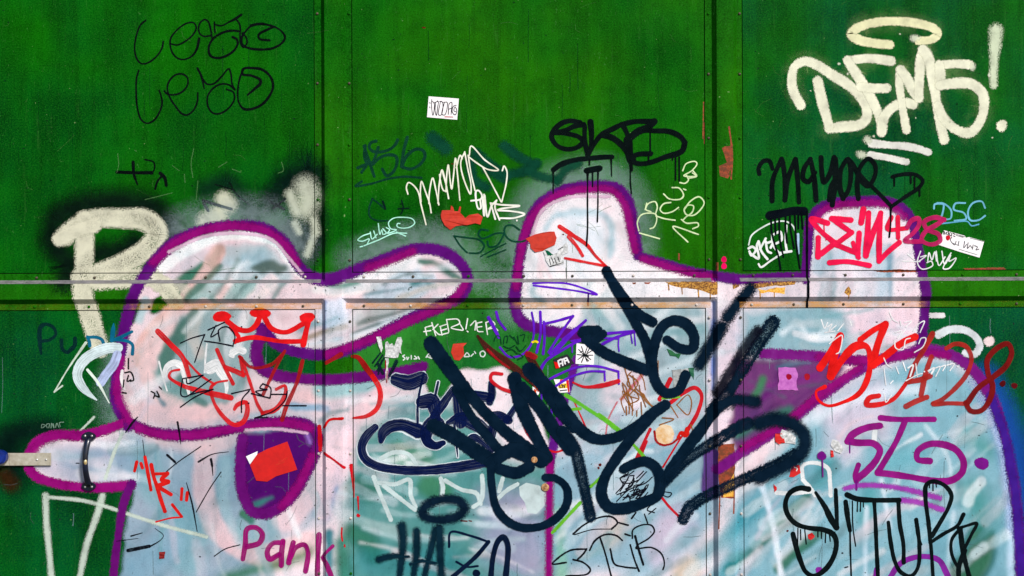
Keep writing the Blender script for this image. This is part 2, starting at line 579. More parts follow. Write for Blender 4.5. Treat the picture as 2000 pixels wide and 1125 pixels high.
def extrude_profile(name, pts, length_axis, l0, l1):
    """pts: (across metres, height) -> closed folded strip"""
    bm = bmesh.new()
    ends = []
    for l in (l0, l1):
        row = []
        for (q, h) in pts:
            row.append(bm.verts.new((q, -h, l) if length_axis == 'z' else (l, -h, q)))
        q0, q1 = pts[0][0], pts[-1][0]
        for q in (q1, q0):
            row.append(bm.verts.new((q, .0055, l) if length_axis == 'z' else (l, .0055, q)))
        ends.append(row)
    n = len(ends[0])
    for i in range(n):
        j = (i + 1) % n
        bm.faces.new((ends[0][i], ends[0][j], ends[1][j], ends[1][i]))
    for e in ends: bm.faces.new(e)
    bmesh.ops.recalc_face_normals(bm, faces=bm.faces[:])
    me = bpy.data.meshes.new(name); bm.to_mesh(me); bm.free()
    return me

VR = []
for r in RIBX:
    VR.append(child('vertical_rib', extrude_profile('vertical_rib', [(wx(r + t), h) for t, h in VPROF], 'z', wz(YBOT) - .01, wz(YTOP) + .01), wall, GREEN))
HR = child('horizontal_rib', extrude_profile('horizontal_rib', [(wz(HY0 + t), h) for t, h in HPROF], 'x', wx(-148), wx(2214)), wall, GREEN)
# bare dusty metal on the ledge of the horizontal rib (it faces up and collects dirt)
def ledge_mat():
    m, nt, bs, out = new_mat('dusty_scuffed_ledge')
    b = NB(nt); p = b.pos()
    n = b.noise(b.scale(p, (1, 1, 6)), 30, 5, .7)
    n2 = b.noise(p, 5, 3)
    c = b.mix(b.rng(n, .3, .7), rgb((84, 82, 84)), rgb((140, 136, 136)))
    c = b.mix(b.rng(n2, .45, .7, 0, .5), c, rgb((96, 92, 104)))
    b.l(c, bs.inputs['Base Color'])
    n3 = b.noise(p, 60, 4, .7)
    b.l(b.rng(n3, .28, .55, .45, .93), bs.inputs['Alpha'])
    bs.inputs['Roughness'].default_value = .7
    return m

# ------------------------------------------------------------------ soft fills of the big mural: coverage computed on a grid
G = 3.0
GX = np.arange(-80, 2081, G); GY = np.arange(200, 1260, G)
MX, MY = np.meshgrid(GX, GY)
def vnoise(scale, seed):
    r = np.random.RandomState(seed)
    n0, n1 = int(MX.shape[0] * G / scale) + 3, int(MX.shape[1] * G / scale) + 3
    g = r.rand(n0, n1)
    fy, fx = (MY - GY[0]) / scale, (MX - GX[0]) / scale
    iy, ix = fy.astype(int), fx.astype(int)
    ty, tx = fy - iy, fx - ix
    ty, tx = ty * ty * (3 - 2 * ty), tx * tx * (3 - 2 * tx)
    return (g[iy, ix] * (1 - tx) + g[iy, ix + 1] * tx) * (1 - ty) + (g[iy + 1, ix] * (1 - tx) + g[iy + 1, ix + 1] * tx) * ty
N1 = vnoise(60, 1) - .5; N2 = vnoise(16, 2) - .5; N3 = vnoise(150, 3) - .5; N4 = vnoise(30, 5) - .5
WIN = (slice(None), slice(None))
def window(P, pad):
    global WIN
    x0, y0 = P.min(0) - pad; x1, y1 = P.max(0) + pad
    i0, i1 = int(max(0, (x0 - GX[0]) // G)), int(min(len(GX), (x1 - GX[0]) // G + 2))
    j0, j1 = int(max(0, (y0 - GY[0]) // G)), int(min(len(GY), (y1 - GY[0]) // G + 2))
    WIN = (slice(j0, max(j0, j1)), slice(i0, max(i0, i1)))
def segdist(P, closed):
    X, Y = MX[WIN], MY[WIN]
    d = np.full(X.shape, 1e9)
    n = len(P)
    for i in range(n if closed else n - 1):
        a_, b_ = P[i], P[(i + 1) % n]
        ab = b_ - a_; q = max(1e-6, ab @ ab)
        t = np.clip(((X - a_[0]) * ab[0] + (Y - a_[1]) * ab[1]) / q, 0, 1)
        d = np.minimum(d, np.hypot(X - a_[0] - t * ab[0], Y - a_[1] - t * ab[1]))
    return d
def inside(P):
    X, Y = MX[WIN], MY[WIN]
    m = np.zeros(X.shape, bool)
    j = len(P) - 1
    for i in range(len(P)):
        (xi, yi), (xj, yj) = P[i], P[j]
        if yi != yj:
            m ^= ((yi > Y) != (yj > Y)) & (X < (xj - xi) * (Y - yi) / (yj - yi) + xi)
        j = i
    return m
def pts(text, frame='F'):
    x0, y0, sc = FR[frame]
    return np.array([[float(v) for v in t.split(',')[:2]] for t in text.split()]) / sc + (x0, y0)
class Canvas:
    def __init__(s):
        s.c = np.ones(MX.shape + (3,)) * .7; s.a = np.zeros(MX.shape)
    def put(s, cov, col, op):
        a = np.clip(cov * op, 0, 1)
        c = np.array(rgb(col)[:3])
        na = a + s.a[WIN] * (1 - a)
        w = np.where(na > 1e-4, a / np.maximum(na, 1e-4), 0)[..., None]
        s.c[WIN] = s.c[WIN] * (1 - w) + c * w
        s.a[WIN] = na
    def _poly(s, text, soft, fr, rag):
        P = pts(text, fr); P = catmull(np.vstack([P, P[:1]]), 12)[:-1]
        window(P, soft * 2 + rag * 3)
        return np.clip((np.where(inside(P), 1, -1) * segdist(P, True) + N2[WIN] * rag * 2 + N1[WIN] * rag) / (2 * soft) + .5, 0, 1)
    def P(s, text, col, soft=5, op=1., fr='F', rag=4.):
        s.put(s._poly(text, soft, fr, rag), col, op)
    def erase(s, text, soft=5, op=1., fr='F', rag=4.):
        k = s._poly(text, soft, fr, rag)
        s.a[WIN] = s.a[WIN] * (1 - op * k)
    def K(s, text, w, col, soft=6, op=1., fr='F', rag=2.):
        sc = FR[fr][2]
        for t in text.split(';'):
            P = catmull(pts(t.strip(), fr), 10)
            window(P, w / sc / 2 + soft * 2 + rag * 3)
            d = segdist(P, False) + N2[WIN] * rag * 2 + N4[WIN] * rag
            x = np.clip((w / sc / 2 + soft - d) / (2 * soft), 0, 1)
            s.put(x * x * (3 - 2 * x), col, op)
    def sample(s, x, y):
        fx = np.clip((x - GX[0]) / G, 0, len(GX) - 1.001); fy = np.clip((y - GY[0]) / G, 0, len(GY) - 1.001)
        ix, iy = fx.astype(int), fy.astype(int); tx, ty = (fx - ix)[:, None], (fy - iy)[:, None]
        full = np.dstack([s.c, s.a])
        return (full[iy, ix] * (1 - tx) + full[iy, ix + 1] * tx) * (1 - ty) + (full[iy + 1, ix] * (1 - tx) + full[iy + 1, ix + 1] * tx) * ty
    def mesh(s, name, off):
        """grid whose lines include every fold of the wall"""
        xs = np.array(sorted(set(np.round(np.concatenate([GX + 2, [c for c in CREX if -70 < c < 2070]]), 3))))
        ys = np.array(sorted(set(np.round(np.concatenate([GY[:-1] + 2, [c for c in CREY]]), 3))))
        X, Y = np.meshgrid(xs, ys)
        dx, dy = X.ravel() - 1000, Y.ravel() - 562.5
        rgba = s.sample(dx + TH * dy + 1000, dy - TH * dx + 562.5)
        A = rgba[:, 3].reshape(X.shape)
        ny, nx = X.shape
        keep = np.maximum(np.maximum(A[:-1, :-1], A[1:, :-1]), np.maximum(A[:-1, 1:], A[1:, 1:])) > .02
        cx = (X[:-1, :-1] + X[1:, 1:]) / 2; cy = (Y[:-1, :-1] + Y[1:, 1:]) / 2
        keep &= ~in_seam(cx.ravel(), cy.ravel()).reshape(keep.shape)
        j, i = np.nonzero(keep)
        k = j * nx + i
        F = np.stack([k, k + nx, k + nx + 1, k + 1], 1)
        used, inv = np.unique(F, return_inverse=True)
        F = inv.reshape(F.shape)
        W = np.stack([X.ravel()[used], Y.ravel()[used]], 1)
        P = world_pts(W, off)
        me = bpy.data.meshes.new(name)
        me.from_pydata(P.tolist(), [], F.tolist())
        at = me.attributes.new('fillcol', 'FLOAT_COLOR', 'POINT')
        at.data.foreach_set('color', rgba[used].astype(np.float32).ravel())
        me.update()
        # layer bookkeeping
        return me

PK, WH, TL, BL, GT = (236, 216, 220), (240, 236, 238), (168, 204, 210), (188, 208, 226), (140, 172, 168)
cv = Canvas()
cv.P("250,835 226,780 238,680 266,570 308,505 358,462 420,443 500,446 552,475 586,520 622,550 660,550 720,522 800,490 870,497 908,540 898,575 850,600 760,643 690,678 640,690 560,684 516,655 505,700 530,736 640,744 700,740 780,742 826,734 834,765 862,778 882,748 905,720 945,724 985,716 1010,740 1050,790 1072,860 1098,790 1150,676 1185,664 1060,645 1014,625 1006,590 1010,540 1022,470 1050,405 1095,375 1160,362 1205,368 1232,420 1245,500 1330,524 1400,544 1480,546 1572,545 1580,480 1586,430 1612,402 1690,392 1750,398 1780,430 1795,500 1806,590 1800,650 1800,688 1862,694 1912,737 1950,810 1972,900 1982,1000 1992,1250 206,1250 222,1080 250,950 180,950 90,942 60,905 75,868 105,855 210,845",
     (238, 222, 226), 4, 1., rag=2)
cv.erase("262,960 246,1040 236,1130 238,1250 190,1250 205,1050 235,955", 5, 1)
MASK = cv.a.copy()
# the left letter
cv.P("240,800 228,740 262,580 320,500 420,443 520,446 600,540 800,490 908,540 850,600 690,678 640,690 530,740 700,742 830,730 700,850 250,838", (226, 210, 214), 10, .9)
FZ = (0, 390, 2.0); FR['Z'] = FZ
cv.P("700,330 780,250 860,190 960,170 1050,185 1110,250 1150,300 1120,330 900,330", (198, 206, 210), 6, .95, 'Z')
cv.P("880,250 960,200 1040,210 1080,270 1000,280", (184, 202, 210), 8, .8, 'Z')
cv.P("985,270 1020,245 1070,235 1120,275 1040,285", (122, 134, 128), 4, .85, 'Z')
cv.K("590,300 680,232 780,172 880,136 1000,140 1080,165 1140,240 1200,300", 46, (240, 234, 234), 3, 1, 'Z')
cv.P("660,335 800,245 770,305 705,385 650,385", (84, 136, 114), 4, .9, 'Z')
cv.K("850,205 800,300 720,400 640,470 575,540 530,620", 62, (226, 198, 194), 3, .97, 'Z')
cv.K("860,190 830,250", 40, (196, 180, 172), 6, .7, 'Z')
cv.K("690,330 740,362 760,400", 40, (222, 210, 200), 4, .8, 'Z')
cv.P("780,320 1010,320 980,385 740,385", (178, 200, 198), 5, .85, 'Z')
cv.K("900,325 860,380", 30, (226, 206, 204), 5, .9, 'Z'); cv.K("1060,322 1000,385", 60, (234, 220, 220), 4, .95, 'Z'); cv.K("1115,322 1070,385", 14, (150, 170, 168), 3, .7, 'Z')
cv.erase("640,370 660,400 600,450 585,420", 2, 1, 'Z'); cv.erase("545,395 575,395 520,490 490,490", 2, 1, 'Z')
cv.K("575,395 545,470", 34, (196, 210, 214), 4, .9, 'Z')
cv.K("800,430 700,490 610,570 590,650 620,740 700,800 820,830 960,830", 90, (230, 206, 206), 4, .95, 'Z')
cv.P("650,570 740,440 960,430 1000,480 985,620 960,740 860,800 740,790 640,730 610,650", (176, 190, 192), 5, .95, 'Z')
cv.P("650,560 720,470 740,520 680,600 640,700 620,650", (118, 148, 140), 6, .9, 'Z')
cv.P("600,670 700,700 800,790 720,790 630,740", (156, 182, 180), 8, .6, 'Z')
cv.K("770,440 750,520 780,600", 50, (206, 200, 196), 6, .7, 'Z'); cv.K("870,440 880,560 860,640", 60, (210, 212, 214), 8, .8, 'Z'); cv.K("960,450 930,560", 40, (226, 222, 224), 6, .8, 'Z')
cv.K("470,790 600,840 800,850 1000,810 1120,780 1240,740", 80, (232, 204, 206), 8, .95, 'Z'); cv.K("1000,760 1100,720 1240,720", 50, (226, 206, 210), 8, .8, 'Z')
cv.K("1130,805 1200,812 1280,815", 26, (160, 190, 210), 5, .8, 'Z'); cv.K("940,850 1080,830", 20, (190, 204, 212), 6, .7, 'Z')
cv.K("500,640 480,720 520,800", 50, (236, 206, 208), 5, .95, 'Z'); cv.K("610,760 640,800", 16, (130, 160, 170), 4, .7, 'Z')
cv.K("1250,745 1340,740 1460,720", 60, (172, 206, 208), 10, .85, 'Z'); cv.K("1400,840 1480,770 1520,720", 70, (238, 212, 216), 6, .95, 'Z')
cv.P("1270,390 1340,385 1350,490 1290,500 1250,480", (224, 226, 236), 6, .9, 'Z'); cv.K("1275,400 1270,500", 14, (160, 170, 200), 3, .8, 'Z')
cv.K("1380,330 1500,300 1620,245", 70, (236, 230, 232), 4, .95, 'Z')
cv.K("1240,350 1340,362 1440,345", 34, (238, 228, 228), 4, .9, 'Z'); cv.K("1280,335 1330,340 1400,325", 14, (120, 164, 150), 4, .8, 'Z')
cv.P("1500,320 1600,275 1700,300 1640,385 1420,385", (206, 214, 222), 5, .9, 'Z')
cv.K("1640,240 1700,250 1790,310", 22, (78, 128, 112), 5, .9, 'Z'); cv.K("1610,330 1660,320 1700,340", 20, (96, 150, 148), 6, .8, 'Z')
cv.K("1560,385 1680,340 1780,320", 26, (214, 206, 202), 4, .9, 'Z')
cv.P("1390,430 1560,420 1480,470 1390,500", (196, 196, 196), 5, .9, 'Z'); cv.K("1380,530 1500,480 1640,425", 24, (232, 230, 234), 4, .95, 'Z')
cv.K("1180,548 1260,520 1350,495", 22, (188, 174, 164), 3, .9, 'Z'); cv.K("1180,505 1240,480", 30, (150, 176, 184), 6, .7, 'Z'); cv.K("1190,568 1340,540", 12, (206, 216, 224), 4, .8, 'Z')
# the box with the handle and the lower left
cv.P("90,862 200,858 300,850 300,930 100,935 75,905", (216, 206, 214), 8, .6)
cv.P("110,880 220,872 300,900 300,940 140,935", (158, 180, 196), 14, .8)
cv.P("250,850 640,835 640,1000 560,1040 470,1250 205,1250 225,1060", (172, 188, 200), 18, .9)
cv.K("300,850 420,870 470,840", 40, (232, 208, 210), 12, .8)
cv.K("402,890 398,960 430,1040 520,1085 600,1060", 44, (236, 208, 210), 6, .75)
cv.K("440,900 436,980 470,1060", 22, (190, 204, 210), 6, .7)
cv.K("560,1010 620,930 660,860", 60, (236, 212, 216), 8, .9)
cv.K("350,1010 380,1040 370,1100", 60, (158, 194, 200), 18, .5); cv.K("290,900 300,960", 50, (150, 186, 190), 16, .5)
cv.K("270,1110 330,1060", 60, (170, 196, 210), 16, .5)
cv.K("440,1130 500,1112 560,1098 600,1080", 16, (70, 140, 90), 16, .7)
cv.K("475,1005 490,1015", 18, (20, 110, 66), 4, .9)
# the middle letter
cv.P("1030,470 1090,392 1200,386 1225,500 1330,535 1400,556 1400,700 1200,660 1030,640", (238, 230, 232), 12, .8)
cv.K("1066,450 1080,425 1120,416 1180,420 1194,446 1192,500", 12, (186, 208, 216), 6, .75)
cv.K("1120,430 1160,440 1150,500", 40, (222, 228, 234), 12, .6)
cv.K("1045,550 1040,575 1060,590", 14, (160, 190, 196), 6, .6); cv.K("1150,600 1180,616", 26, (160, 196, 196), 8, .7)
cv.P("1140,610 1380,606 1380,860 1120,860 1090,790", (168, 190, 196), 12, .85)
cv.P("1180,700 1260,730 1250,800 1180,790", (234, 216, 222), 10, .7)
cv.K("1150,740 1170,700 1190,650", 14, (130, 164, 164), 6, .6)
cv.P("1385,606 1440,606 1440,760 1385,900", (230, 214, 222), 6, .8)
cv.K("1394,590 1392,760", 8, (120, 150, 205), 3, .8)
# right letter and everything below
cv.P("1600,410 1770,408 1796,560 1800,690 1600,690 1590,540", (236, 224, 230), 10, .7)
cv.K("1600,520 1640,500 1720,490 1720,590", 30, (196, 214, 224), 12, .6)
cv.K("1738,480 1736,600", 10, (130, 168, 184), 5, .6)
cv.P("1450,606 1640,606 1660,690 1460,690", (166, 194, 202), 12, .9)
cv.K("1530,650 1560,630 1580,660 1620,640", 12, (232, 234, 238), 6, .7)
cv.P("1660,606 1800,606 1800,690 1700,740 1600,800 1660,690", (234, 212, 220), 12, .8)
cv.P("1430,1000 1560,830 1720,720 1850,706 1930,790 1975,1000 1985,1250 1400,1250", (164, 196, 206), 16, .95)
cv.P("1600,800 1720,740 1740,850 1640,900", (226, 210, 222), 18, .7)
cv.K("1560,830 1700,770 1800,760", 22, (232, 232, 238), 10, .6)
cv.K("1510,1025 1545,1000 1575,975; 1520,1110 1570,1065 1600,1040", 20, (60, 120, 84), 7, .7)
cv.K("1420,1110 1470,1075 1510,1040 1550,1012", 18, (40, 110, 76), 7, .75)
cv.K("1330,1130 1400,1060 1480,990; 1380,1140 1440,1090", 30, (110, 176, 186), 14, .6)
cv.K("1250,1140 1300,1060 1360,1000", 70, (156, 198, 212), 20, .6)
cv.K("1880,1125 1910,1090 1915,1060", 60, (0, 94, 50), 12, .9); cv.K("1900,960 1920,1020", 50, (90, 160, 148), 26, .5)
cv.K("1890,850 1930,880", 30, (110, 170, 160), 22, .5); cv.K("1700,870 1720,900 1790,890", 40, (150, 196, 204), 18, .6)
cv.K("1700,960 1690,1010; 1620,900 1600,940", 30, (110, 176, 178), 16, .5)
cv.K("1487,945 1508,1020 1526,1125", 11, (236, 238, 246), 4, .85)
cv.K("1722,938 1738,1030; 1692,990 1690,1125", 8, (226, 232, 240), 4, .7)
cv.K("1808,830 1850,890 1860,960; 1862,1000 1850,1125", 8, (228, 232, 238), 5, .6)
cv.K("1942,828 1962,900 1972,1000 1976,1240", 14, (214, 226, 240), 6, .8)
cv.K("1985,850 1994,950 1998,1040 2002,1240", 18, (20, 84, 178), 8, .85)
# the middle bottom
cv.P("690,860 780,800 900,790 1000,900 1080,900 1060,1250 690,1250", (138, 178, 176), 20, .95)
cv.P("940,960 1060,960 1060,1130 950,1100", (196, 188, 208), 24, .8)
cv.P("1075,880 1380,860 1400,960 1330,1080 1080,1100", (166, 194, 206), 20, .85)
cv.K("1290,1080 1310,1030 1330,1020", 60, (228, 206, 220), 18, .6); cv.K("1206,1020 1190,1050", 40, (222, 206, 196), 16, .7)
cv.K("1335,1120 1350,1110", 40, (226, 206, 190), 14, .8)
cv.K("690,1040 720,1060 730,1080; 700,950 720,960", 34, (40, 120, 90), 16, .7); cv.K("720,1100 860,1100", 60, (120, 176, 182), 24, .5)
cv.K("780,890 820,900", 50, (130, 168, 140), 16, .6); cv.K("840,950 860,960", 46, (100, 150, 116), 12, .7)
cv.K("640,1010 650,970 664,900", 12, (110, 156, 196), 4, .6); cv.K("645,1040 644,1125", 14, (70, 150, 160), 6, .8)
cv.P("622,850 690,830 690,900 655,960 640,1010 624,1010", (236, 214, 220), 6, .9)
cv.K("668,1060 672,1125", 24, (60, 140, 120), 12, .7); cv.K("1090,1000 1100,1125", 20, (176, 214, 186), 8, .5)
# smoky grey green passes inside the left head and under the rail
for t_, w_, c_, o_ in (("520,250 640,200 760,215", 30, (128, 150, 146), .0), ("860,260 800,320 730,390", 26, (120, 148, 138), .75), ("930,240 880,320 830,385", 20, (150, 166, 164), .7), ("1000,300 960,340 920,385", 16, (140, 160, 158), .6),
                       ("760,440 700,520 660,620", 30, (128, 152, 146), .7), ("900,440 860,560 880,680", 22, (158, 172, 172), .7), ("690,640 720,740 800,800", 24, (134, 158, 154), .7), ("960,640 940,720 880,790", 20, (160, 176, 178), .6),
                       ("1400,480 1560,440 1640,410", 18, (160, 164, 162), .8), ("1380,520 1520,470 1660,420", 8, (130, 140, 138), .7), ("1500,330 1600,290 1690,300", 10, (150, 160, 160), .7), ("1430,370 1560,350 1700,330", 8, (150, 170, 176), .6)):
    if o_: cv.K(t_, w_, c_, 3, o_, 'Z')
# many thin overlapping passes of the cans: whites, greys and teal mist
rp = random.Random(21)
ZONES = [((300, 880, 640, 1120), 80, 26), ((700, 860, 1060, 1120), 8, 34), ((1080, 860, 1380, 1120), -35, 30), ((1440, 800, 1960, 1130), -42, 70), ((1440, 610, 1780, 690), 5, 14),
         ((1040, 400, 1230, 640), 70, 7), ((1600, 410, 1780, 600), 88, 9), ((260, 470, 560, 800), -50, 9), ((620, 500, 900, 680), -22, 10), ((1120, 620, 1370, 860), -20, 22), ((640, 750, 900, 900), -10, 16), ((80, 860, 300, 940), 0, 10)]
for (x0, y0, x1, y1), ang, n in ZONES:
    for k in range(n):
        a_ = math.radians(ang + rp.uniform(-16, 16)); L_ = rp.uniform(40, 150)
        x_, y_ = rp.uniform(x0, x1), rp.uniform(y0, y1)
        dx, dy = math.cos(a_) * L_ / 2, math.sin(a_) * L_ / 2
        col = rp.choice([(244, 242, 244), (240, 232, 234), (206, 212, 216), (160, 190, 194), (188, 198, 202), (232, 212, 216), (150, 170, 174), (222, 228, 232), (214, 204, 214)])
        cv.K('%.0f,%.0f %.0f,%.0f %.0f,%.0f' % (x_ - dx, y_ - dy, x_ + rp.uniform(-10, 10), y_ + rp.uniform(-10, 10), x_ + dx, y_ + dy), rp.uniform(3, 22), col, rp.uniform(2, 6), rp.uniform(.2, .6))
# coloured lumps of the letters themselves
cv.P("470,850 600,834 622,850 612,900 590,945 555,990 515,1004 484,990 468,930", (82, 12, 104), 4, 1)
cv.K("600,850 606,865", 12, (196, 170, 220), 4, .8); cv.K("500,985 530,972", 10, (60, 140, 130), 4, .8)
cv.P("1432,704 1560,706 1650,716 1600,770 1530,826 1440,884", (100, 14, 104), 8, .95)
for k in range(14):
    cv.K("%d,%d %d,%d" % (rp.uniform(1440, 1500), rp.uniform(720, 850), rp.uniform(1520, 1620), rp.uniform(705, 780)), rp.uniform(4, 16), rp.choice([(84, 10, 96), (130, 30, 130), (70, 16, 90), (90, 140, 130), (150, 90, 150)]), 5, rp.uniform(.2, .45))
cv.K("1474,772 1486,752 1490,742", 14, (96, 170, 120), 7, .7); cv.K("1390,890 1386,960", 30, (96, 20, 130), 3, .9)
cv.K("1440,850 1500,820 1540,800", 16, (60, 130, 110), 8, .8); cv.K("1520,716 1580,708", 8, (150, 180, 190), 5, .6)
cv.a = np.minimum(cv.a, MASK)
# streaky, uneven coverage
f = np.clip(N3 * 1.3 + N1 * .5, -.6, .6)[..., None]
tealify = np.array(rgb((206, 226, 230))[:3])
cv.c = cv.c * (1 - np.clip(f, 0, 1) * .9) + cv.c * tealify * np.clip(f, 0, 1) * .9
cv.a *= np.clip(.95 + N4 * .20 + N2 * .16 + N1 * .14, 0, 1)

g = np.clip(cv.c, 0, 1) ** (1 / 2.2)
lum = g.mean(2, keepdims=True)
k = np.clip((lum - .34) / .3, 0, 1); k = k * k * (3 - 2 * k)
g = g * (1 - k) + np.clip(.78 + (lum + (g - lum) * .92 * np.array([1, 1, 1]) - .82) * 1.65, 0, .94) * k
cv.c = g ** 2.2
mural_fill = cv.mesh('fill', BASE)
MURAL = empty('graffiti_mural', (0, 0, wz(1250)))
props(MURAL, 'huge pale pink and teal graffiti letters with thick purple outlines across the wall', 'mural')
child('fill', mural_fill, MURAL, fill_mat())
# ------------------------------------------------------------------ rust, dirt and painted reflected light on the metal (parts of the ribs)
def rust_mat(name, c, c2, scale=230.):
    m, nt, bs, out = new_mat(name)
    b = NB(nt); p = b.pos()
    n = b.noise(p, scale, 3, .75); n2 = b.noise(p, 40, 4, .6)
    cc = b.mix(b.rng(n, .42, .58), rgb(c), rgb(c2))
    cc = b.mix(b.rng(n2, .5, .75, 0, .7), cc, rgb((70, 34, 16)))
    b.l(cc, bs.inputs['Base Color'])
    bs.inputs['Roughness'].default_value = .85
    b.l(b.bump(n, .9, .0012), bs.inputs['Normal'])
    return m
RUST = rust_mat('rust_brown', (96, 50, 14), (206, 150, 60))
RUSTY = rust_mat('rust_yellow', (222, 150, 20), (236, 190, 90))
RUSTR = rust_mat('rust_red', (150, 62, 28), (104, 50, 20), 90)
def rib_part(pn, parent, frame, txt, mat, jag=4.):
    sh = Sheet(); draw(sh, frame, txt, 10, 1.1, jag)
    return child(pn, sh.mesh(pn), parent, mat)
rib_part('rust_patch', HR, 'B5', 'p 350,183 500,180 720,180 718,270 690,275 600,240 480,225 390,205', RUST)
rib_part('rust_patch', HR, 'B5', 'p 822,182 880,182 870,215 850,225 828,235', RUST)
rib_part('rust_patch', HR, 'B5', 'p 940,182 1270,178 1262,200 1190,208 1100,210 1010,225 930,230', RUST)
rib_part('rust_patch', HR, 'B5', 'p 1000,228 1060,240 1130,222 1195,218 1190,268 1150,262 1090,252 1020,262', RUSTY)
rib_part('rust_patch', HR, 'B5', 'p 1608,258 1625,225 1640,212 1658,245 1655,268 1630,275', RUST, 3.)
rib_part('rust_patch', HR, 'B5', 'p 120,188 150,185 145,198 128,200; p 205,185 255,183 240,198 210,196', RUSTR, 3.)
rib_part('rust_patch', VR[2], 'C2', 'p 1262,195 1375,190 1378,570 1280,570 1265,450 1258,300', RUSTR, 5.)
rib_part('rust_patch', VR[2], 'C2', 'p 1290,520 1370,400 1372,560 1300,568', RUSTY, 6.)
rib_part('rust_patch', VR[2], 'F', 'p 1408,290 1430,284 1426,330 1420,350 1404,345 1402,325 1418,318', RUSTR, 4.)
rib_part('rust_streak', VR[2], 'F', '@3 1422,250 1428,300 1426,350; @2.4 1404,968 1402,1030; @4 1399,515 1399,540; @2.4 1432,958 1431,1000; @3 1326,496 1326,506', RUSTR)
rib_part('rust_streak', VR[2], 'F', '@2 1376,240 1376,280; @2 1374,200 1373,270', RUSTR)
def on_fold(t0, t1, name, mat, seglen=8., off=.0014, ranges=((-200, 2300),)):
    """strip of dust or painted light lying on one fold of the horizontal rib, from end to end, ribs in front cut it"""
    xs = np.arange(-140, 2205, seglen); inr = lambda q: any(a_ < q < b_ for a_, b_ in ranges)
    v = []; f = []
    for k, x in enumerate(xs):
        for t in (t0, t1):
            v.append((x, HY0 + t))
    v = np.array(v)
    P = world_pts(v, off)
    F = []
    for i in range(len(xs) - 1):
        if any(r + 10 < (xs[i] + xs[i + 1]) / 2 < r + RIBW - 10 for r in RIBX): continue
        if not inr(xs[i]): continue
        F.append((2 * i, 2 * i + 1, 2 * i + 3, 2 * i + 2))
    me = bpy.data.meshes.new(name); me.from_pydata(P.tolist(), [], F)
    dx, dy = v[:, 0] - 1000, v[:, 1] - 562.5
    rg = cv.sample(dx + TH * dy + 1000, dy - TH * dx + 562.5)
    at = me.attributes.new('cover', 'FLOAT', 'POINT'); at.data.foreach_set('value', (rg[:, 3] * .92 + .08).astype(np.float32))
    me.update()
    return child(name, me, HR, mat)
on_fold(12.8, 19.7, 'dusty_ledge', ledge_mat())
def bounce_tint_mat(name, c, lo, hi, amount):
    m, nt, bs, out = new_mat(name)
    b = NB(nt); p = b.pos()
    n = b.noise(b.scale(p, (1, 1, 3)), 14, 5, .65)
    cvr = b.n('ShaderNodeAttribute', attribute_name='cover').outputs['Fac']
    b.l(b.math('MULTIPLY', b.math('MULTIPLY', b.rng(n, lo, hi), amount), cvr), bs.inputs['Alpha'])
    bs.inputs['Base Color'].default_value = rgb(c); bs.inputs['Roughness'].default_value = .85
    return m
on_fold(59.2, 70.6, 'painted_bounce_strip', bounce_tint_mat('ochre_bounce_tint', (220, 150, 40), .30, .62, .60))  # warm reflected light on the lower flange, painted as an ochre tint


rib_part('rust_streak', HR, 'F', '@2.4 1304,553 1305,566; @2 1330,560 1331,574; @2.6 1362,566 1363,580; @2 1385,570 1386,584; @2.4 1482,570 1483,583; @2 1510,572 1510,580; @2 1655,574 1655,583', RUST)
rib_part('rust_patch', HR, 'F', 'p 1700,528 1760,526 1800,529 1790,532 1720,532; p 1880,524 1960,522 1965,526 1890,528', RUSTR, 2.)
# ---- rusty bolt heads through the panels, grime near the hasp
def panel_child(pn, x, y, me, mat, parent):
    return child(pn, me, parent, mat)
MIDLOW = [o for o in bpy.data.objects if o.name.startswith('panel')]
def bolt_head(x, y, r):
    w = to_wall([(x, y)])[0]
    bm = bmesh.new()
    rows = []
    for q, h in ((1, 0), (.96, .5), (.8, .95), (.3, 1.0)):
        rows.append([bm.verts.new((wx(w[0]) + math.cos(t) * r * S * q, -.001 - h * .003, wz(w[1]) + math.sin(t) * r * S * q)) for t in np.linspace(0, 2 * math.pi, 14, endpoint=False)])
    for a_, b_ in zip(rows, rows[1:]):
        for i in range(14): bm.faces.new((a_[i], a_[(i + 1) % 14], b_[(i + 1) % 14], b_[i]))
    bm.faces.new(rows[-1]); bmesh.ops.recalc_face_normals(bm, faces=bm.faces[:])
    me = bpy.data.meshes.new('bolt'); bm.to_mesh(me); bm.free()
    return me
BOLTR = rust_mat('rusty_bolt', (150, 92, 44), (206, 168, 120), 200)
for x_, y_, r_ in ((1043.5, 898, 6.5), (1064.5, 952, 8)):
    child('bolt', bolt_head(x_, y_, r_), MIDLOW[3], BOLTR)
for c_, op_, par, txt in (((2, 26, 22), .75, MIDLOW[1], '@46 20,850 60,842 95,838; @60 10,870 30,930'), ((60, 34, 12), .7, MIDLOW[1], '@26 8,930 22,945'), ((2, 40, 24), .5, MIDLOW[0], '@60 560,350 600,330 612,360')):
    mt_, rm_ = paint(c_, 'haze', op_)
    sh = Sheet(); draw(sh, 'F', txt, 30, rm_); child('grime', sh.mesh('grime'), par, mt_)
mt_, rm_ = paint((90, 24, 14), 'marker', 1.0)
for txt in ('o 1172,908 3,3.4', 'o 1169,914 2.4,2.6', '@3 900,1017 912,1018', '@2.6 916,1017 921,1018', 'o 1538,1037 2.4,2.2', 'o 1100,458 2,1.6', 'o 828,54 4,1.6', '@2 882,320 892,321'):
    sh = Sheet(); draw(sh, 'F', txt, 3, rm_); child('chip', sh.mesh('chip'), MIDLOW[3], mt_)

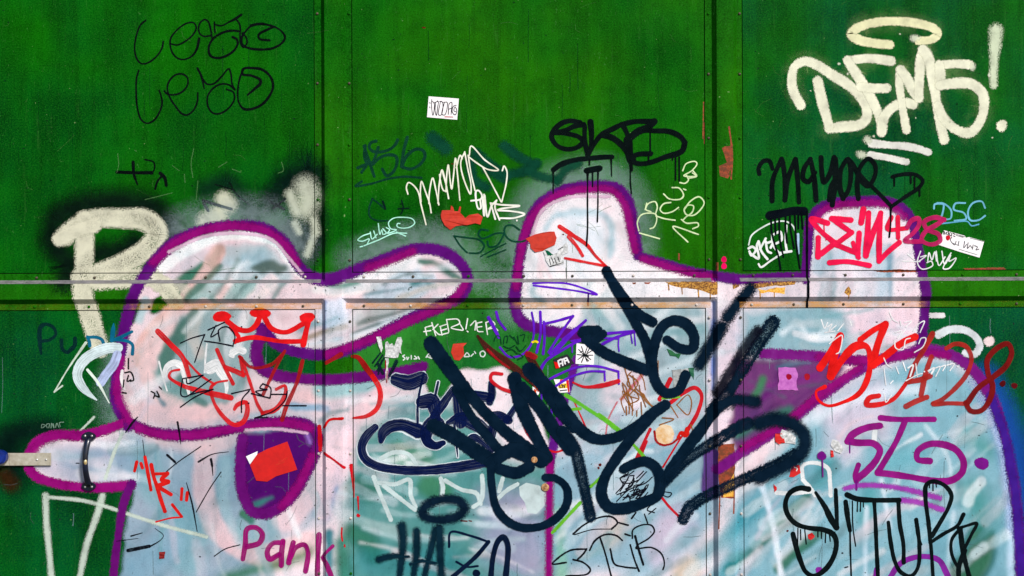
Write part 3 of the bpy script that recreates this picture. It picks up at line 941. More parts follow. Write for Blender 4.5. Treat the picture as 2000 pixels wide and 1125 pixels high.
# ---- fine scratches, scuffs and paint runs, too small to pick apart: one part for each panel
rk = random.Random(77)
BYPANEL = sorted(MIDLOW, key=lambda o: o.name)
for pi, o in enumerate(BYPANEL):
    ci, ri = pi // 2, pi % 2
    X0, X1 = max(4, PANELX[ci][0] + 8), min(1996, PANELX[ci][1] - 8)
    Y0, Y1 = (4, HY0 - 8) if ri == 0 else (HY1 + 6, 1122)
    for nm, col, kind, op, n in (('scratches', (64, 120, 52) if ri == 0 else (80, 96, 94), 'pen', .42 if ri == 0 else .5, 26), ('scuffs', (6, 40, 20) if ri == 0 else (34, 40, 44), 'pen', .85, 26), ('paint_runs', (6, 70, 20) if ri == 0 else (120, 150, 156), 'pen', .45, 14)):
        sh = Sheet(); mt_, rm_ = paint(col, kind, op)
        for k in range(n):
            x_, y_ = rk.uniform(X0, X1), rk.uniform(Y0, Y1)
            if nm == 'scratches':
                a_ = rk.uniform(0, 6.28); L_ = rk.uniform(6, 46)
                t = '@%.1f %.1f,%.1f %.1f,%.1f %.1f,%.1f' % (rk.uniform(.8, 1.5), x_, y_, x_ + math.cos(a_) * L_ / 2 + rk.uniform(-4, 4), y_ + math.sin(a_) * L_ / 2 + rk.uniform(-4, 4), x_ + math.cos(a_) * L_, y_ + math.sin(a_) * L_)
            elif nm == 'scuffs':
                t = 'o %.1f,%.1f %.1f,%.1f' % (x_, y_, rk.uniform(.8, 2.6), rk.uniform(.7, 1.8))
            else:
                L_ = rk.uniform(20, 120)
                t = '@%.1f %.1f,%.1f %.1f,%.1f %.1f,%.1f' % (rk.uniform(1, 2.4), x_, y_, x_ + rk.uniform(-1, 1), y_ + L_ / 2, x_ + rk.uniform(-2, 2), min(Y1, y_ + L_))
            draw(sh, 'F', t, 2, rm_)
        c_ = child(nm, sh.mesh(nm), o, mt_); c_['kind'] = 'stuff'

VI, MG, DP = (88, 10, 112), (146, 8, 114), (98, 10, 106)
def mural_part(pn, c, kind, op, fr, w, txt):
    mat, rmax = paint(c, kind, op)
    for piece in txt.split('|'):
        sh = Sheet(); draw(sh, fr, piece, w, rmax)
        child(pn, sh.mesh(pn), MURAL, mat)

# ---- the oldest paint: cream letter with a black mist around it, under the mural's outline
CREAM = (212, 210, 186)
tag('cream_letter', 'tall cream sprayed letter with black mist around it, left of the mural', 'graffiti', [
    ('mist', (4, 24, 14), 'haze', .9, 'A6', 150, '150,560 190,440 330,370 480,340 640,350 780,400 850,520; 200,640 250,700 240,800; 440,650 560,640 640,590'),
    ('letter', CREAM, 'speck', .97, 'A6', 118, '230,545 330,470 420,440 560,440 700,450 770,520 730,600 620,680 430,760 320,780; 345,450 345,600 345,760 350,900 375,1000 410,1125 440,1200; 430,800 600,790 740,790 830,850 880,920; 200,560,90 300,510 400,480')])
tag('cream_smudge', 'cream spray spot with two short black dashes above the left purple arch', 'graffiti', [
    ('mist', (6, 44, 26), 'haze', .7, 'A6', 110, '1060,270 1180,230 1270,330 1330,420'),
    ('spot', (222, 222, 196), 'soft', .75, 'A6', 100, '1160,330 1190,360; 1130,420 1060,460'),
    ('dash', (6, 14, 14), 'marker', 1, 'A6', 18, '1040,335 1120,360 1205,385; 1045,350 1070,395; @8 1110,240 1210,270; @8 1195,230 1230,290 1310,360')])
tag('cream_smudge', 'speckled cream spray patch with black mist and a small cross beside the left rib', 'graffiti', [
    ('mist', (2, 26, 20), 'haze', .85, 'A6', 150, '1440,330 1560,230 1690,200; 1700,420 1690,560; 1560,520 1650,620'),
    ('spot', (206, 212, 190), 'haze', .8, 'A6', 120, '1640,260 1660,310 1640,380; @60 1550,300 1590,400; @50 1690,450 1700,520; @40 1690,540 1650,650; @40 1580,470 1600,520'),
    ('dash', (6, 14, 14), 'marker', 1, 'A6', 16, '1450,380 1520,325; 1430,340 1515,385')])
tag('white_line_figure', 'three white sprayed lines over bare green below the box with the handle', 'graffiti', [
    ('line', (208, 222, 208), 'soft', .78, 'B7', 42, '320,560 325,740 345,950 365,1180|720,560 680,700 610,900 555,1160|@26 340,572 560,592 720,630 900,690 1150,770 1450,850|@24 860,120 800,260 740,440|@16 660,10 610,60 560,110')])
tag('white_faded_lettering', 'faded white brushed letters under the navy cursive tag', 'graffiti', [
    ('letter', (206, 224, 224), 'spray', .8, 'C1', 32, '180,430 205,500 250,610 300,730; 215,470 330,480 430,450 440,560 475,640; 250,490 350,570 470,660; 230,300 320,258 420,268 480,340|650,440 665,500 660,560; 680,455 800,520 900,545 930,620|940,420 945,520 930,600 880,640; 1040,590 1120,520 1190,480; 1060,530 1085,440|p 1200,500 1250,470 1340,490 1400,540 1380,630 1320,690 1260,680 1240,610 1205,560')])
tag('white_hook_figure', 'thick white sprayed hook, bar and dot at the right above red numerals', 'graffiti', [
    ('hook', (216, 222, 226), 'spray', .95, 'B6', 56, '1200,265 1280,230 1390,235 1470,290 1490,350 1450,405 1390,395'),
    ('bar', (224, 220, 222), 'spray', .95, 'B6', 40, '1140,130 1230,130'), ('dot', (226, 206, 206), 'spray', 1, 'B6', 40, 'o 1557,313 38,38')])
tag('white_arch_figure', 'white sprayed arch with a round dot beside small red squares', 'graffiti', [
    ('arch', (226, 234, 238), 'spray', .9, 'C3', 30, '245,450 245,350 330,330 420,370 435,470 440,560; 245,450 300,510 330,560; 60,540 170,545 300,530|@40 750,110 745,180')])

# ---- purple outlines of the mural
mural_part('overspray', (190, 214, 220), 'haze', .26, 'F', 66,
    '1000,600 1006,520 1022,440 1060,380 1120,352 1190,350 1232,390 1246,480|360,446 440,424 530,432 580,480|700,512 800,474 880,478 930,540|240,690 230,780 245,840')
mural_part('overspray', (30, 84, 196), 'haze', .6, 'F', 50, '1925,740 1960,810 1985,900 1998,1020')
LO = '250,832 226,780 232,710 244,640 266,572 304,508 350,468 408,446 462,440 516,447 556,474 582,518 612,542 650,545 700,526 760,502 806,487 852,488 890,506 913,540 902,576 860,598 800,624 740,655 690,678 640,692 580,687 540,672 520,650 510,640'
mural_part('outline', VI, 'line', 1, 'F', 24, LO)
mural_part('outline', DP, 'line', 1, 'F', 23, '512,645 500,690 508,716 536,732 590,740 640,741 690,738 740,732 800,722 826,716')
mural_part('outline', MG, 'line', .97, 'F', 20, '255,948 180,952 110,944 68,928 54,902 68,866 104,850 160,850 210,838 250,822')
mural_part('outline', DP, 'line', 1, 'F', 23, '252,826 300,844 360,850 430,842 500,828 560,824 602,830 622,852 612,894 590,938 556,984 520,1003 492,998 474,962 470,905 474,856')
mural_part('outline', DP, 'line', 1, 'F', 17, '258,944 244,975 232,1040 222,1125 214,1250')
CO = '1150,658 1060,643 1020,628 1006,595 1010,545 1020,480 1046,412 1092,376 1150,364 1202,368 1226,396 1236,440 1246,494'
mural_part('outline', VI, 'line', 1, 'F', 24, CO)
mural_part('outline', VI, 'line', .97, 'F', 20, '1246,500 1300,516 1350,530 1400,540 1450,546 1500,542 1560,540|1572,545 1578,480 1584,430 1612,402 1680,392 1740,396 1774,418 1790,470 1800,530 1806,600 1802,650 1796,682')
mural_part('outline', (120, 20, 124), 'line', .95, 'F', 22, '1490,690 1600,696 1680,704 1750,696 1800,684 1850,690 1900,722 1938,780 1962,850 1978,930 1988,1010 1994,1120 1996,1250|1400,915 1450,882 1530,832 1600,776 1680,722 1730,700')
mural_part('outline', (62, 26, 140), 'soft', .9, 'F', 20, '1935,775 1962,850 1978,930 1988,1010 1994,1120 1996,1250')
mural_part('outline', (96, 20, 130), 'line', .97, 'F', 14, '1125,700 1105,780 1085,850,22 1076,900,18 1073,960,10 1072,1050 1071,1250')
# the brighter magenta pass along the middle of the violet line
mural_part('outline', MG, 'soft', .85, 'F', 17, '252,820 230,770 236,700|300,512 350,470 408,448 462,442 516,450 556,478 580,515|720,524 770,506 806,492|908,556 880,590 800,626 720,664 640,692|60,905 75,868 110,852 160,852|270,836 310,848 380,850 470,834 560,826 606,836|610,890 585,945 550,990')
mural_part('outline', MG, 'soft', .85, 'F', 16, '1008,560 1018,490 1040,424 1088,382 1150,370 1198,374 1220,402 1232,450 1240,490|1256,506 1300,520 1350,534 1390,542|1585,440 1614,408 1680,398 1738,402 1766,424|1450,876 1530,828 1600,772 1680,716|1600,698 1690,704 1800,690 1850,694|1074,890 1073,1000 1072,1125')
mural_part('outline_edge', (232, 190, 216), 'soft', .7, 'F', 6, '330,492 400,462 470,456 530,468 566,506 590,534|1036,470 1060,410 1110,386 1190,384|480,840 540,838 600,846')

# ---- older dark tags on the green
DG = (8, 58, 40)
tag('dark_green_tag', 'faded dark green marker letters with an underline right of the left rib', 'graffiti', [
    ('letter', DG, 'marker', .88, 'A2', 28, '510,605 505,700 520,770 478,840; 445,800 500,778 580,750; 500,610 550,760 590,875; 625,620 600,700 575,760|605,565 560,580 545,620 580,655 650,660 730,635 775,595 795,555; 575,770 640,710 720,685 780,700 790,750 760,830 700,870 660,810|880,530 855,620 840,700 830,780; 830,790 880,690 960,635 1020,650 1035,700 990,770 910,810 840,795'),
    ('underline', DG, 'marker', .85, 'A2', 20, '480,920 425,960 560,940 720,895 860,878 1005,888')])
tag('dark_green_mark', 'faint dark green hook and ticks left of the white zigzag tag', 'graffiti', [
    ('hook', DG, 'marker', .8, 'A7', 16, '350,125 320,210 325,280 380,315 500,320; 345,125 400,165 460,215'), ('tick', (4, 30, 26), 'marker', .95, 'A7', 20, '440,150 462,215; @12 605,140 620,210 600,260; @12 575,215 670,210')])
tag('dark_green_tag', 'broad blurred dark green tag half hidden behind the white zigzag tag', 'graffiti', [
    ('letter', (6, 68, 48), 'soft', .85, 'F', 18, '918,312 925,350 950,366; 950,330 985,350; 930,300 990,345|985,285 1015,308 1048,322; 990,342 1025,334 1048,320|1032,334 1060,346 1084,350; 1088,356 1104,332 1128,320|@24 845,270 870,290')])
tag('dark_green_tag', 'thin dark green marker letters beneath the upper red patch', 'graffiti', [
    ('letter', (6, 66, 44), 'marker', .85, 'A7', 18, '1065,455 1120,540 1180,600; 1065,455 1180,470 1290,490 1330,540 1290,600 1200,605|1365,405 1300,400 1280,440 1310,475 1440,430 1510,430; 1510,430 1440,540 1370,545 1360,500|1640,400 1580,360 1520,370 1510,430 1560,490 1650,505 1690,495'),
    ('underline', (6, 66, 44), 'marker', .8, 'A7', 14, '1300,635 1400,580 1520,520; 1360,640 1520,575')])
BK = (3, 10, 10)
tag('black_pen_tag', 'thin black cursive word, the upper of two at the top left', 'graffiti', [
    ('letter', BK, 'pen', 1, 'A1', 16, '380,180 335,220 300,310 283,420 300,510 335,555 375,560 430,535 490,480 525,420 535,365|600,385 660,395 740,355 800,300 825,240 800,200 740,205 660,260 600,340 600,420 630,485 680,520 730,520 790,490 830,430,24 850,340|960,310 900,320 860,300 845,250 860,200 900,172 930,190 950,250 965,340|990,285 985,230 985,195; 985,215 1050,225 1110,195 1160,170,24 1220,130; 1180,175 1205,210 1215,270; 1210,275 1120,270,22 1030,300 965,350 935,420 950,490 1010,510 1090,490 1160,440 1190,380 1180,345 1145,325; 1210,280 1215,380 1240,415 1270,380 1265,330 1230,290|1300,220 1400,205 1500,235; 1240,300 1300,235 1400,215 1500,230 1580,280 1605,330,22 1570,385 1490,425 1380,435 1280,420 1230,390 1225,330 1245,290; @22 1510,235 1450,260 1375,305 1380,340 1470,355')])
tag('black_pen_tag', 'thin black cursive word, the lower of two at the top left', 'graffiti', [
    ('letter', BK, 'pen', 1, 'A1', 17, '320,620 300,690 297,800 305,930 340,1050 390,1083 450,1060 500,990 525,910 515,840 500,795|545,800 570,825 640,832 710,800 750,740 745,680 700,650 640,660 590,710 570,770 590,850 640,930 700,1000 745,1010 800,970 835,890 838,815|835,600,22 870,670 895,780,12; 885,700 920,738 980,735 1050,670 1110,605 1130,650 1140,740 1165,790|1165,790 1110,745 1040,740 970,780 925,850 930,940 975,995 1040,995 1120,940 1160,870 1150,810 1090,785|1245,600 1210,680 1190,800 1200,900 1240,955,24 1300,960 1400,920 1470,840 1500,760 1480,680 1410,615 1320,598 1240,605 1230,650 1310,665 1385,700 1390,730,26 1340,780 1275,835,16')])
tag('black_pen_mark', 'small black cross and hook above the cream letter', 'graffiti', [
    ('mark', BK, 'marker', .95, 'A6', 20, '535,168 640,172 740,172; 630,110 635,180 655,240,10; 700,95,10 750,110 755,150 735,180|@14 760,265 775,220 800,190; 790,175 815,200 825,245')])
tag('dark_pen_word', 'dark navy hand lettering on green at the left below the rail', 'graffiti', [
    ('letter', (4, 42, 42), 'marker', .82, 'B1', 34, '362,410,20 350,300,40 355,180 400,150,30 470,180 490,240 440,285 360,300|540,290 550,370 590,395 640,350; 660,275,36 655,340 600,400,26'),
    ('letter', (8, 100, 132), 'marker', .95, 'B1', 30, '770,262 785,300 790,340; 770,265 850,265 900,290 912,370|1000,145,12 995,200,40 985,290; 1160,215 1080,255 1010,285; 1010,285 1120,298 1165,330 1165,410')])
# ---- white tags
tag('white_zigzag_tag', 'cream thin zigzag writing slanting up on green, middle panel', 'graffiti', [
    ('letter', (244, 244, 214), 'marker', 1, 'A2', 13, '885,1030 872,970 890,930 930,950 975,1010 1000,1120 1045,1300; 1000,1100 995,1000 1005,920 1040,1010 1075,1110 1090,1195; 1070,1115 1075,1010 1103,890 1130,990 1157,1125|1150,1110 1160,950 1185,820 1210,900 1225,1000 1200,1000 1170,910 1165,860; 1185,820 1220,950 1243,1070|1220,1010 1225,880 1240,775 1255,900 1270,985 1285,880 1303,715 1320,850 1342,1085|1310,800 1345,690 1362,720; 1385,660 1350,750 1370,880 1435,1030 1440,950 1410,800 1385,665|1415,690 1440,850 1475,1000; 1425,690 1440,610 1560,730 1680,820 1590,815 1480,750 1415,700; 1540,790 1600,900 1705,1100|1715,825 1730,785 1755,830 1750,930 1710,1100'),
    ('letter', (244, 244, 222), 'marker', 1, 'A7', 16, '1215,145 1300,130 1310,95 1280,55 1260,60 1258,130 1280,215 1300,210 1295,140|1330,90 1330,275; 1313,105 1328,270|1335,100 1360,285 1395,190 1440,140; 1390,175 1428,305|1440,140 1425,200 1465,312; 1385,165 1480,180 1640,190 1480,215 1450,225; 1455,230 1560,235 1685,262 1600,295 1470,298'),
    ('dot', (244, 244, 222), 'marker', 1, 'A7', 10, 'o 1618,318 8,8')])
tag('light_pen_writing', 'pale green thin writing running upward beside the right rib', 'graffiti', [
    ('letter', (214, 240, 180), 'pen', .95, 'A8', 10, '965,400 955,340 980,290 1030,275 1085,285 1090,330 1070,375 1045,385; 970,415 1110,455; 1010,250 1030,210 1080,195 1095,230 1085,275; 1020,205 1015,250 1050,265; 1085,295 1150,315 1220,325|1190,200 1140,210 1115,250 1140,275 1200,265 1245,235|1140,140 1180,175 1260,175 1280,150 1250,100 1200,95; 1280,105 1296,112|1255,60 1290,65 1315,40 1300,10; 1310,30 1372,15 1345,-25|1310,478 1205,370 1385,425|1265,320 1300,345 1380,345 1385,365 1345,385; 1275,325 1300,300 1340,270 1350,225 1310,220 1285,250 1300,285 1350,290 1400,250 1425,200 1390,160 1330,190 1285,250'),
    ('letter', (214, 240, 180), 'pen', .95, 'A3', 11, '1500,600 1530,540 1610,520 1625,540 1580,600 1510,645 1620,645 1585,620')])
tag('mint_pen_tag', 'mint green small slanted tag with a loop above the left purple outline', 'graffiti', [
    ('letter', (170, 240, 210), 'marker', 1, 'A7', 10, '330,430 260,455 220,490 260,500 320,480 300,530|330,420 345,480 390,440; 360,410 380,470; 400,345 415,440 430,400 440,440; 440,390 470,430 450,440|470,380 500,400 480,430 560,400 510,390 490,340 530,300 620,290 700,305 720,340 680,375 610,385 565,370 570,345 590,345'),
    ('underline', (170, 240, 210), 'marker', 1, 'A7', 11, '275,540 400,490 540,430 650,430; 560,420 640,455; 240,550 262,545')])
tag('cream_spray_tag', 'large cream sprayed letters with a halo and exclamation mark, top right', 'graffiti', [
    ('glow', (170, 200, 130), 'haze', .14, 'A4', 120, '230,740 168,540 260,432 460,532 650,682 690,840 430,905; 720,412 610,505 785,830; 950,780 932,490 1060,690 1092,350 1215,870; 1310,450 1205,500 1430,592 1523,740 1420,935; 640,280 640,192 900,150 1165,200'),
    ('letter', (226, 226, 200), 'spray', .97, 'A4', 72, '230,740 178,640 168,540 192,465 260,432 350,462 460,532 570,602 650,682 697,770 690,840 640,880 540,892 430,905; 350,570 380,710 430,890|@66 865,430 720,412 560,425; 560,425 610,505 680,610 740,720 785,830 800,930; 835,622 740,622 650,612; 800,930 815,830 880,755 960,722 1020,735|@64 975,915 950,780 927,600 932,490; 932,490 970,540 1015,625 1060,690; 1060,690 1065,560 1075,430 1092,350; 1092,350 1125,400 1160,560 1190,740 1215,870 1240,985|@64 1415,455 1310,450 1205,460; 1205,460 1212,520 1210,600; 1210,600 1300,588 1430,592 1505,650 1523,740 1490,860 1420,935 1330,915 1240,840 1195,745'),
    ('halo', (222, 220, 176), 'spray', .97, 'A4', 66, '858,315 750,305 640,280 587,240 640,192 760,158 900,150 1050,165 1165,200 1195,238 1150,278 1060,288'),
    ('stroke', (206, 218, 186), 'soft', .95, 'A4', 60, '1605,215,100 1600,300,84 1592,400,62 1588,520,52 1588,600,48'), ('dot', (226, 226, 200), 'spray', 1, 'A4', 40, 'o 1645,885 40,42'),
    ('underline', (220, 220, 210), 'spray', .97, 'A4', 52, '730,1010,66 850,1022,52 1000,1035 1130,1072|720,1092 840,1110 975,1140'),
    ('speckle', (216, 222, 196), 'soft', .8, 'A4', 40, 'o 700,985 30,24| o 660,1090 34,26| o 1035,270 36,22| o 500,450 10,8| o 560,520 9,8| o 930,240 6,6| o 1440,470 20,26| o 745,960 8,7| o 300,640 5,5| o 1280,860 6,6| o 1040,830 5,5| o 1580,970 6,6| o 1560,530 12,16| o 620,690 6,5| o 950,690 6,5')])
tag('white_pen_tag', 'white brush pen tag under a curved line, below the dripping black bar', 'graffiti', [
    ('letter', (236, 244, 238), 'marker', 1, 'A5', 17, '80,740 105,728 130,750 100,790 85,760; 90,775 150,810 138,720 150,690; 150,690 170,760 212,815; 160,745 200,670|200,690 215,760 238,772; 215,700 252,690 235,735|245,640 255,720 292,770; 260,640 302,622 312,680 275,705|345,580 340,700 350,765; 300,772 380,760'),
    ('arc', (222, 240, 226), 'marker', .95, 'A5', 11, '80,715 100,650 180,590 260,555 340,550 390,580 415,640'),
    ('underline', (236, 244, 238), 'marker', 1, 'A5', 14, '150,850 165,872 230,830 310,778'), ('bar', (170, 200, 236), 'marker', .95, 'A5', 16, '428,640 430,775')])
tag('blue_pen_tag', 'light blue three letter pen tag with underline near the right edge', 'graffiti', [
    ('letter', (116, 186, 216), 'marker', .9, 'A5', 13, '1385,460 1390,430 1430,425 1452,430 1440,510 1430,525 1500,530 1505,470 1455,425 1410,420|1605,420 1535,425 1525,465 1595,490 1612,530 1530,545|1745,455 1722,410 1660,420 1625,480 1640,540 1700,540 1745,510'),
    ('underline', (96, 170, 206), 'marker', .9, 'A5', 10, '1440,565 1530,555 1620,550 1650,580 1700,570')])
tag('white_pen_tag', 'thin white pen scrawl under the paper address label at the right', 'graffiti', [
    ('letter', (232, 236, 236), 'pen', 1, 'A5', 9, '1165,830 1285,832; 1200,780 1245,820|1290,760 1268,840 1300,885 1375,860 1365,830 1335,840; 1290,800 1330,790 1280,830|1340,830 1350,770 1370,820 1390,765 1402,830|1400,760 1420,860 1462,800|1440,760 1460,850 1505,770 1460,850 1450,882 1490,880 1540,808 1490,830 1502,790')])
tag('white_pen_word', 'small white angular pen capitals on the green below the rail', 'graffiti', [
    ('letter', (232, 244, 226), 'pen', 1, 'B3', 11, '800,215 860,205; 820,175 875,160; 812,180 825,245|870,135 890,200 905,250; 880,195 925,150; 890,200 935,240 965,238|945,170 960,245; 940,170 1000,150; 950,205 1000,190; 960,240 1015,225|1000,110 1020,215; 1000,108 1100,108 1115,140 1040,180 1120,200 1145,200 1120,150|1185,100 1170,190; 1180,210 1188,216|1210,160 1255,120 1250,200|1265,140 1275,210 1320,215; 1265,140 1310,130; 1270,175 1310,170|1345,135 1360,240; 1345,135 1395,120 1425,150 1365,190 1430,185 1450,205')])
tag('white_tiny_text', 'row of tiny white worn letters crossed by a thick black stroke', 'graffiti', [
    ('letter', (222, 232, 226), 'pen', .9, 'B3', 11, '630,420 615,430 635,450 620,465; 650,440 655,460 668,440; 690,425 690,455; 720,430 740,450 715,455; 750,435 760,455|820,440 845,410 860,440; 830,435 870,450|885,410 900,440; 920,400 935,420 920,435 930,440; 955,410 970,430|1155,430 1180,400 1200,430 1160,435; 1215,430 1235,410; 1245,390 1255,405|1300,430 1295,400 1320,385 1340,405 1325,435 1300,430')])
tag('white_brush_letter', 'broad white brushed letter with a long arrow stroke left of the mural', 'graffiti', [
    ('letter', (208, 226, 230), 'brush', 1, 'B1', 90, '850,815,14 780,760,50 710,680,84 680,600,92 700,520,98 770,440,104 860,390,104 950,360,92 1040,355,80'),
    ('letter', (176, 190, 226), 'brush', 1, 'B1', 80, '1030,420 1000,500 940,580 885,660'),
    ('tail', (214, 226, 216), 'marker', 1, 'B1', 16, '770,550,26 860,660 960,840,10'),
    ('arrow', (206, 222, 206), 'brush', 1, 'B1', 18, '755,312,26 600,540,14 478,745; @14 478,745 550,690')])
tag('white_brush_letter', 'white brush strokes behind red and black scrawls, left panel', 'graffiti', [
    ('stroke', (232, 236, 238), 'brush', 1, 'B2', 26, '38,455,12 70,580 95,660|70,560,30 95,490,44 150,465,56 205,500 230,590,40 250,690,16|375,330,14 365,430 360,530|@90 400,500 450,480 480,520 510,560|@60 560,390 600,370 630,380; 540,410 560,420|500,560,30 515,640 505,705,10')])


tag('paper_residue', 'black and white scraped paper residue beside the left purple outline', 'torn sticker', [
    ('residue', (226, 222, 222), 'worn', 1, 'B1', 30, '1075,560 1070,640 1095,720,16'), ('residue', (12, 14, 14), 'worn', 1.1, 'B1', 14, '1100,575 1150,570 1175,640 1150,650; 1130,600 1120,650 1150,640; 1090,640 1085,700; 1080,750 1110,755; 1130,450 1130,540|1330,740 1360,760 1350,800; 1380,740 1400,790 1370,780; 1400,700 1420,720')])
tag('faint_scribble', 'faint grey scratched letters above the left end of the purple box', 'graffiti', [
    ('letter', (120, 150, 130), 'pen', .7, 'B1', 8, '365,1060 370,1030 400,1040 375,1060; 415,1060 410,1030 435,1025 430,1060; 450,1060 455,1020 475,1060 470,1025; 490,1055 500,1020 520,1055; 530,1050 525,1015 560,1010')])
tag('scratch_marks', 'pale chalky scratches on the green between the cross mark and cream spot', 'graffiti', [
    ('scratch', (100, 150, 90), 'pen', .42, 'A6', 5, '540,60 545,130 535,170|985,30 970,120 980,200|860,130 900,160|1130,140 1180,110|700,330 860,290|1010,220 1000,330|1500,110 1510,160 1480,175|640,40 650,46|930,180 935,230|1210,150 1260,170')])

# ------------------------------------------------------------------ stickers and torn papers: real thin sheets on the wall
def flat_mat(name, c, c2=None, scale=60., rough=.6, thr=None):
    return plain(name, c, rough, c2=c2, scale=scale, var=.12, bump=.0003)
def sheet_obj(name, label, cat, frame, outline, mat, extra=(), jag=0., thick=.0008, group=None, lift=.0):
    """a paper sheet with thickness; extra: (part name, colour, kind, opacity, width, strokes) printed or drawn on it"""
    x0, y0, sc = FR[frame]
    P = to_wall(np.array([[float(v) for v in t.split(',')] for t in outline.split()]) / sc + (x0, y0))
    sh = Sheet(); poly(sh, P, jag)
    me = sh.mesh(name)
    bm = bmesh.new(); bm.from_mesh(me)
    r = bmesh.ops.extrude_face_region(bm, geom=bm.faces[:])
    for v in r['geom']:
        if isinstance(v, bmesh.types.BMVert): v.co.y -= thick if extra else thick * RNG.uniform(.6, 3.2)
    bmesh.ops.recalc_face_normals(bm, faces=bm.faces[:])
    bm.to_mesh(me); bm.free()
    made = [('paper', me, mat)]
    global BASE
    keep = BASE; BASE = BASE + thick
    for (pn, c, kind, op, w, txt) in extra:
        m2, rmax = paint(c, kind, op)
        s2 = Sheet(); draw(s2, frame, txt, w, rmax, jag * .5)
        made.append((pn, s2.mesh(pn), m2))
    BASE = keep
    b = thing_base([q[1] for q in made])
    if len(made) == 1:
        from mathutils import Matrix
        o = bpy.data.objects.new(name, me); me.materials.append(mat); COL.objects.link(o)
        me.transform(Matrix.Translation(-b)); o.location = b
        return props(o, label, cat, group)
    e = empty(name, b); props(e, label, cat, group)
    for pn, m_, mt in made: child(pn, m_, e, mt)
    return e
PAPER = flat_mat('white_sticker_paper', (244, 240, 242), (226, 222, 220))
TORN = flat_mat('torn_paper', (226, 226, 226), (120, 124, 122), 120)
REDP = flat_mat('red_sticker', (204, 20, 14), (176, 14, 12), 30)
REDT = flat_mat('red_torn_sticker', (196, 48, 22), (170, 34, 16), 90)
INK = (22, 14, 36)
sheet_obj('white_sticker', 'clean white rectangular sticker with black lettering on bare green', 'sticker', 'A2', '1068,172 1333,192 1318,378 1053,355', PAPER, [
    ('lettering', INK, 'pen', 1, 7, '1095,200 1093,260 1105,340 1118,240 1100,215; 1078,225 1080,235; 1075,265 1080,275; 1115,230 1150,215; 1128,230 1125,300 1135,340 1150,250 1155,222; 1170,222 1155,335 1178,335 1190,225 1165,215; 1205,230 1185,330 1210,335 1230,225 1200,225; 1240,330 1250,235 1270,225 1265,330; 1245,285 1270,275; 1310,250 1285,260 1275,310 1300,335 1315,300 1300,265 1290,300 1305,305; 1145,212 1152,222; 1178,214 1186,222'), ('underline', (190, 60, 70), 'pen', .9, 8, '1210,352 1280,354')])
sheet_obj('address_label', 'creased white address label with a red dot, right of the pink numerals', 'sticker', 'A5', '1455,612 1600,650 1610,665 1630,660 1738,690 1705,805 1560,762 1408,712', PAPER, [
    ('print', (40, 40, 36), 'pen', 1, 7, '1452,640 1455,618 1462,642; 1478,625 1468,632 1478,642; 1485,622 1488,646; 1500,630 1488,636 1500,650; 1510,632 1508,652; 1520,634 1532,640; 1522,652 1532,656; @4 1540,640 1600,658; @4 1540,648 1590,662; @4 1640,668 1735,692'),
    ('handwriting', (70, 70, 76), 'pen', .95, 6, '1510,660 1500,680 1530,715 1540,690; 1560,690 1555,715; 1600,690 1595,735 1615,710; 1625,700 1620,740 1640,720 1650,735; 1660,715 1655,745; 1670,720 1690,730 1680,750 1700,745; @4 1510,700 1560,720; @3 1560,745 1690,785'),
    ('dot', (206, 24, 44), 'marker', 1, 10, 'o 1483,665 18,18')])
sheet_obj('torn_white_paper', 'torn white paper with a ragged notched top left of the white capitals', 'torn sticker', 'B3', '460,310 480,300 500,330 520,318 540,345 555,300 570,262 600,262 612,300 600,350 605,410 585,398 575,440 458,440 462,380', TORN, jag=4.)
sheet_obj('torn_white_paper', 'narrow grey torn strip left of the ragged white paper', 'torn sticker', 'B3', '385,262 425,258 432,300 440,360 425,400 405,340', TORN, jag=4.)
sheet_obj('torn_white_paper', 'thin torn strips hanging below the ragged white paper', 'torn sticker', 'B3', '460,448 490,446 488,560 480,640 474,668 466,620 470,540', TORN, [('stain', (150, 24, 30), 'marker', .9, 10, '478,560 475,660; 465,470 466,540')], jag=4.)
sheet_obj('scribbled_sticker', 'square pale sticker with dense black scratches under the violet lines', 'sticker', 'B4', '815,325 945,345 935,478 808,470', PAPER, [
    ('scribble', (14, 20, 24), 'pen', 1, 7, '870,410 830,370; 870,410 850,350; 870,410 890,355; 870,410 920,380; 870,410 930,410; 870,410 915,440; 870,410 890,455; 870,410 850,460; 870,410 825,440; 870,410 820,405; 860,400 900,420; 850,420 890,400; 880,430 900,450; 840,390 860,380; 890,390 905,365')])
sheet_obj('black_sticker', 'small black sticker with white block letters and a red corner', 'sticker', 'B4', '652,438 750,402 800,468 700,500 668,505', flat_mat('black_print', (20, 14, 28)), [
    ('lettering', (240, 236, 240), 'marker', 1, 11, '685,450 695,490; 685,450 710,440 718,480; 725,435 735,470; 712,440 745,428; 745,428 760,460; 735,450 750,445; 700,470 715,465'), ('corner', (222, 24, 20), 'flat', 1, 10, 'p 655,455 680,460 695,500 668,503')])
sheet_obj('price_sticker', 'yellow and red printed sticker half covered by a black stroke', 'sticker', 'B4', '655,580 760,580 768,670 690,675', PAPER, [
    ('print', (230, 190, 40), 'flat', 1, 10, 'p 680,615 760,605 762,640 690,645'), ('print', (206, 30, 34), 'flat', 1, 10, 'p 740,585 760,585 766,668 755,670; p 700,580 720,580 715,600 695,600'), ('lettering', (40, 20, 40), 'pen', 1, 8, '695,620 700,640; 708,620 722,622 712,638; 735,615 728,638; 700,660 745,655')])
sheet_obj('price_sticker', 'small white printed sticker tip between two thick black strokes', 'sticker', 'B4', '505,630 560,660 545,690 508,688', PAPER, [('print', (222, 84, 40), 'flat', 1, 10, 'p 515,645 535,655 530,680 515,680')])
